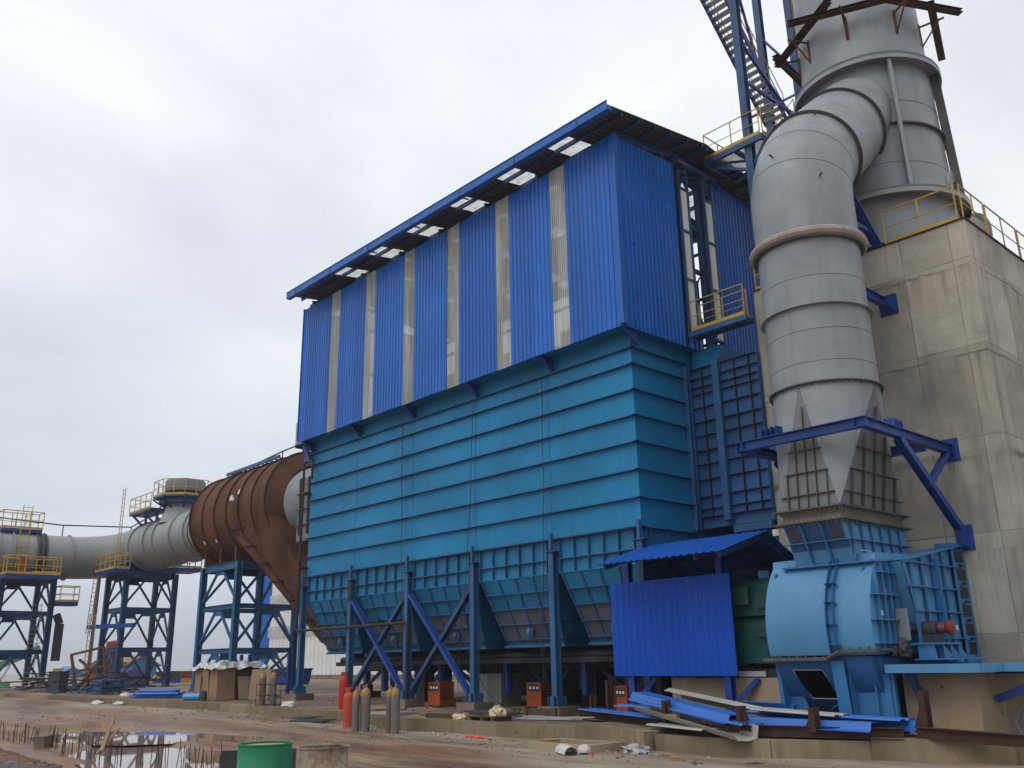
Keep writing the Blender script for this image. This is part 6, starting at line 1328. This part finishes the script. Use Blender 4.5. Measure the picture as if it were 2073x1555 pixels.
# litter trodden into road and slab
rr = random.Random(77); b = MB()
for k in range(300):
    if k % 2: x = rr.uniform(-46, -10); y = 16.1+rr.uniform(-1.2, 1.0)+(.6 if x < -24 else 0)
    else: x = rr.uniform(-60, -17); y = rr.uniform(17.9, 23)
    z = (S(x) if y > 17.9 else ground_z(x, y))+.012; s = rr.uniform(.015, .06)
    b.box((x, y, z), (s*rr.uniform(1, 3.5), s, .012), rr.uniform(0, 3), rr.uniform(-.25, .25), rr.uniform(-.2, .2))
tag(b.build('litter', 'plydark', smooth=0), 'small dark offcuts and rubbish scattered along the kerb and slab', 'litter', kind='stuff')
b = MB()
for k in range(120):
    x = rr.uniform(-52, -12); y = rr.uniform(15.6, 21.5); z = (S(x) if y > 17.9 else ground_z(x, y))+.014; s = rr.uniform(.015, .06)
    b.box((x, y, z), (s*rr.uniform(1, 3), s, .014), rr.uniform(0, 3), rr.uniform(-.3, .3), rr.uniform(-.2, .2))
tag(b.build('litter', 'sack', smooth=0), 'pale paper scraps scattered along the kerb and slab', 'litter', kind='stuff')

# ------------------------------------------------------------------ behind: warehouse, wall, yard, far sheds
wh = thing('warehouse', 'long white sheet warehouse with a blue end strip far behind the rusty collector', 'warehouse', (-70, 60, 0))
b = MB(); b.corr((-104.2, 55, 1.0), (1, 0, 0), (0, 0, 1), (0, -1, 0), 90, 13.0, pitch=.9, dep=.12); b.box2((-108.6, 55.3, -2), (-14, 80, 13.9)); b.build('wall', 'white', wh, 20)
b = MB(); b.corr((-108.6, 54.98, -2), (1, 0, 0), (0, 0, 1), (0, -1, 0), 4.4, 15.9, pitch=.6, dep=.1); b.build('end_strip', 'clad', wh, 20)
for z in (9.0, 5.3): b = MB(); b.box2((-104.2, 54.75, z), (-14, 54.87, z+1.3)); b.build('window_band', 'frp', wh, 0)
b = MB(); b.box2((-104.2, 54.6, -3), (-14, 55.0, .98)); b.build('plinth', 'curb', wh, 0)
b = MB(); b.box2((-35.5, 30.0, -.2), (-12, 30.25, 2.1)); tag(b.build('yard_wall', 'block', smooth=0), 'grey block wall in the shade seen under the hoppers', 'wall')
rm = thing('compressor_room', 'low blue sheet room on a dark plinth behind the rear posts', 'shed', (-24, 31.5, .3))  # blue panel and pale strip glimpsed here, built out to block rear light
b = MB(); b.corr((-33.0, 31.0, 2.45), (1, 0, 0), (0, 0, 1), (0, -1, 0), 17.5, 3.4, pitch=.3, dep=.03); b.box2((-33, 31.1, 2.45), (-15.5, 34.5, 5.9)); b.build('wall', 'clad', rm, 20)
b = MB(); b.box2((-33, 31.05, 2.1), (-15.5, 34.4, 2.44)); b.build('window_strip', 'white', rm, 0)
b = MB(); b.prism([(30.7, 5.9), (34.9, 5.9), (34.9, 6.0), (32.8, 6.6), (30.7, 6.0)], 'x', -33.3, -15.2); b.build('roof', 'roofblue', rm, 0)
b = MB(); b.box2((-34.5, 36, -.2), (-33.9, 36.5, 4.5)); b.box2((-31.5, 36, -.2), (-30.9, 36.5, 4.5)); tag(b.build('block_pillar', 'block', smooth=0), 'pair of pale blockwork pillars seen between the posts', 'pillar')
fs = thing('far_shed', 'blue sheet shed with a brown gable roof seen through the middle trestle', 'shed', (-112, 42, -.5))
b = MB(); b.prism([(40.3, -1), (43.8, -1), (43.8, 2.4), (42.05, 3.3), (40.3, 2.4)], 'x', -114, -110); b.build('wall', 'farblue', fs, 0)
b = MB(); b.prism([(39.9, 2.25), (42.05, 3.35), (44.2, 2.25), (44.2, 2.4), (42.05, 3.55), (39.9, 2.4)], 'x', -114.3, -109.6); b.build('roof', 'ply', fs, 0)
for (x, y, w_, h_, wm, rm, lab) in ((-110, 34.0, 2.6, 1.5, 'white', 'farblue', 'low white hut with a blue gable roof left of the middle trestle'), (-108, 36.9, 2.6, 2.2, 'contred', 'rust', 'rust red hut directly left of the middle trestle'), (-106, 39.0, 3.0, 1.2, 'farpurple', 'farpurple', 'low purple blue tarpaulin shelter behind the middle trestle')):
    t = thing('hut', lab, 'hut', (x, y, -.5)); b = MB(); b.box2((x-1.5, y-w_/2, -1.2), (x+1.5, y+w_/2, h_)); b.build('wall', wm, t, 0)
    b = MB(); b.prism([(y-w_/2-.2, h_), (y+w_/2+.2, h_), (y, h_+.9)], 'x', x-1.7, x+1.7); b.build('roof', rm, t, 0)
sl_ = thing('silo', 'small rust red hopper silo on a braced stand inside the middle trestle view', 'silo', (-110, 38.6, -.5))
b = MB(); b.lathe([(.35, 3.0), (.9, 3.9), (.9, 5.0), (0, 5.2)], (-110, 38.7, 0), n=12); b.build('body', 'contred', sl_)
for dx, dy in ((-.8, -.8), (.8, -.8), (-.8, .8), (.8, .8)): b = MB(); b.bar((-110+dx, 38.7+dy, -1), (-110+dx, 38.7+dy, 4), .15); b.build('leg', 'dark', sl_, 0)
b = MB(); b.bar((-109.2, 37.9, 0), (-109.2, 39.5, 2.6), .1); b.bar((-109.2, 39.5, 0), (-109.2, 37.9, 2.6), .1); b.box2((-111, 37.6, 2.6), (-109, 39.9, 2.75)); b.build('brace', 'dark', sl_, 0)
ctn = thing('container', 'red shipping container far behind the middle and right trestles', 'container', (-112, 47, -1))
b = MB(); b.corr((-110, 44.6, -1), (0, 1, 0), (0, 0, 1), (1, 0, 0), 6.0, 2.6, pitch=.5, dep=.06); b.box2((-113, 44.6, -1), (-110.05, 50.6, 1.62)); b.build('body', 'contred', ctn, 0)
b = MB(); b.box2((-109.9, 44.5, 1.5), (-109.8, 50.7, 1.66)); b.box2((-109.9, 44.5, -1), (-109.8, 44.65, 1.5)); b.build('rail', 'contred', ctn, 0)
ex = thing('excavator', 'small yellow earth mover parked before the far red container', 'excavator', (-103, 43, -.5))
b = MB(); b.box2((-104.3, 42.2, -.1), (-102, 44.4, .9)); b.box2((-103.8, 44.4, .2), (-102.4, 45.2, .8)); b.build('body', 'mach', ex, 0)
b = MB(); b.box2((-103.9, 42.5, .9), (-102.6, 43.6, 1.7)); b.build('cab', 'dark', ex, 0)
for y in (42.4, 44.2): b = MB(); b.lathe([(0, -.2), (.5, -.2), (.5, .2), (0, .2)], (-102.2, y, -.2), (1, 0, 0), 16); b.build('wheel', 'black', ex)
b = MB(); b.bar((-103, 42.2, .5), (-102.6, 40.8, 1.2), .25); b.bar((-102.6, 40.8, 1.2), (-102.4, 40.0, .2), .2); b.build('arm', 'mach', ex, 0)
b = MB(); b.box2((-99, 39.2, -.6), (-98.6, 42.0, 1.0)); b.box2((-99.2, 39.2, -.6), (-98.4, 39.3, -.2)); tag(b.build('blue_skip', 'deep', smooth=0), 'deep blue steel skip behind the middle trestle', 'skip')
b = MB(); b.box2((-110, 32.4, .4), (-109.9, 33.5, 2.2)); b.box2((-109.95, 32.5, -1), (-109.85, 32.6, .4)); b.box2((-109.95, 33.3, -1), (-109.85, 33.4, .4)); tag(b.build('sign_board', 'mach', smooth=0), 'small pale yellow board standing far off right of the leftmost trestle', 'sign')
cv = thing('conveyor', 'pale green sloping conveyor rising behind the leftmost trestle', 'conveyor', (-108, 27, 0))
b = MB(); b.bar((-108, 22, .4), (-108, 30.2, 4.3), .8, .7); b.build('gallery', 'fargreen', cv, 0)
b = MB(); b.bar((-107.6, 22, .9), (-107.6, 30.4, 5.0), .12); b.bar((-107.6, 26, -.5), (-107.6, 27.5, 2.6), .15); b.build('rail', 'galv', cv, 0)
b = MB(); b.box2((-109, 25.0, -1), (-107, 27.6, 1.0)); b.lathe([(.7, 1.0), (.5, 1.4), (0, 1.5)], (-108, 26.3, 0), n=10); b.build('base', 'fargreen', cv, 0)
for x, y, w_, mt, lab in ((-66, 33.5, 3.2, 'mach', 'yellow steel bin behind the right trestle foot'), (-60, 33.5, 2.4, 'deep', 'blue steel bin right of the yellow one behind the trestle')):
    t = thing('bin', lab, 'bin', (x, y, .5)); b = MB(); b.prism([(x-w_/2, .85), (x+w_/2, .85), (x+w_/2+.3, 1.75), (x-w_/2-.3, 1.75)], 'y', y-.8, y+.8); b.build('body', mt, t, 0)
    b = MB(); b.box2((x-w_/2-.35, y-.85, 1.75), (x+w_/2+.35, y+.85, 1.83)); b.build('rim', mt, t, 0)
    for s in (-1, 1): b = MB(); b.box2((x+s*w_*.4-.1, y-.8, .5), (x+s*w_*.4+.1, y+.8, .85)); b.build('skid', 'dark', t, 0)
# handrailed stair at the left end of the casing
sf = thing('stair_rail', 'dark sloping stair rails with blue posts left of the casing', 'stair', (-40, 22, S(-40)))
b = MB(); b.bar((-44.5, 22.2, .8), (-40.0, 22.2, 2.6), .06, .1); b.bar((-44.5, 22.2, .3), (-40, 22.2, 2.0), .06, .1); b.bar((-46, 22.1, 1.2), (-39.5, 22.0, .5), .06, .12); b.build('rail', 'black', sf, 0)
for x, h in ((-44.9, 2.6), (-44.0, 2.6), (-40.0, 2.5)): b = MB(); b.bar((x, 22.2, S(x)), (x, 22.2, h), .14); b.build('post', 'deep', sf, 0)
# trees beyond the warehouse corner
def tree(x, y, z, h, label, seed):
    rr = random.Random(seed); t = thing('tree', label, 'tree', (x, y, z), 'distant trees')
    b = MB(); b.tube([(x, y, z-.5), (x+.1, y, z+h*.35), (x-.1, y+.1, z+h*.7)], [h*.03, h*.022, h*.01], 8)
    for k in range(6): a = rr.uniform(0, 6.28); b.tube([(x, y, z+h*(.3+.07*k)), (x+math.cos(a)*h*.22, y+math.sin(a)*h*.22, z+h*(.5+.07*k))], [h*.012, h*.004], 5)
    b.build('trunk', 'bark', t)
    b = MB()
    for c in range(26):
        a = rr.uniform(0, 6.28); q = rr.uniform(0, .30)*h; cc = Vector((x+math.cos(a)*q, y+math.sin(a)*q, z+h*rr.uniform(.4, .95))); cs = h*rr.uniform(.07, .14)
        for k in range(60):
            d = Vector((rr.gauss(0, 1), rr.gauss(0, 1), rr.gauss(0, .8)))*cs*.6; s = h*rr.uniform(.012, .03); u = Vector((rr.gauss(0, 1), rr.gauss(0, 1), rr.gauss(0, 1))).normalized(); v = u.orthogonal().normalized(); p = cc+d
            b.add([p-u*s, p+v*s*.6, p+u*s, p-v*s*.6], [(0, 1, 2, 3)])
    b.build('crown', 'leaf', t, 0)
tree(-118, 62, -2, 8, 'bushy distant tree beside the blue end strip of the warehouse', 1)
# a man far off by the middle trestle
pm = thing('person', 'distant person in dark purple clothes standing bent slightly behind the middle trestle', 'person', (-98, 36.2, -.45))
def person_body():
    v = [(0, 0, .95), (0, 0, 1.15), (0, .02, 1.38), (0, .04, 1.5), (0, .06, 1.6), (0, .06, 1.72), (0, -.1, .9), (.05, -.12, .5), (0, -.12, .08), (.12, -.13, .04), (0, .1, .9), (.0, .12, .5), (-.03, .13, .08), (.09, .14, .04), (0, -.2, 1.4), (.08, -.27, 1.12), (.2, -.24, .9), (0, .24, 1.4), (.06, .3, 1.12), (.2, .27, .92)]
    e = [(0, 1), (1, 2), (2, 3), (3, 4), (4, 5), (0, 6), (6, 7), (7, 8), (8, 9), (0, 10), (10, 11), (11, 12), (12, 13), (2, 14), (14, 15), (15, 16), (2, 17), (17, 18), (18, 19)]
    r = [.15, .14, .15, .06, .1, .08, .09, .065, .045, .04, .09, .065, .045, .04, .06, .045, .03, .06, .045, .03]
    bm = bmesh.new(); 
    me = bpy.data.meshes.new('body'); me.from_pydata(v, e, []); o = bpy.data.objects.new('body', me); COL.objects.link(o); o.parent = pm
    o.modifiers.new('skin', 'SKIN')
    for i, q in enumerate(r): me.skin_vertices[0].data[i].radius = (q, q)
    me.skin_vertices[0].data[0].use_root = True
    s = o.modifiers.new('sub', 'SUBSURF'); s.levels = 1; s.render_levels = 1; me.materials.append(M['cloth_d']); bm.free()
person_body()

# ------------------------------------------------------------------ thin mist over the whole site
hz_m = bpy.data.materials.new('mist'); hz_m.use_nodes = True; t = hz_m.node_tree; t.nodes.remove(t.nodes['Principled BSDF'])
pv = t.nodes.new('ShaderNodeVolumePrincipled'); pv.inputs['Color'].default_value = (.93, .95, .97, 1); pv.inputs['Density'].default_value = .0005; pv.inputs['Anisotropy'].default_value = .2
t.links.new(pv.outputs[0], t.nodes['Material Output'].inputs['Volume'])
M['mist'] = hz_m
b = MB(); b.box2((-3000, -1200, -7.5), (1800, 3000, 45)); tag(b.build('haze', 'mist', smooth=0, org=(0, 0, 0)), kind='stuff')
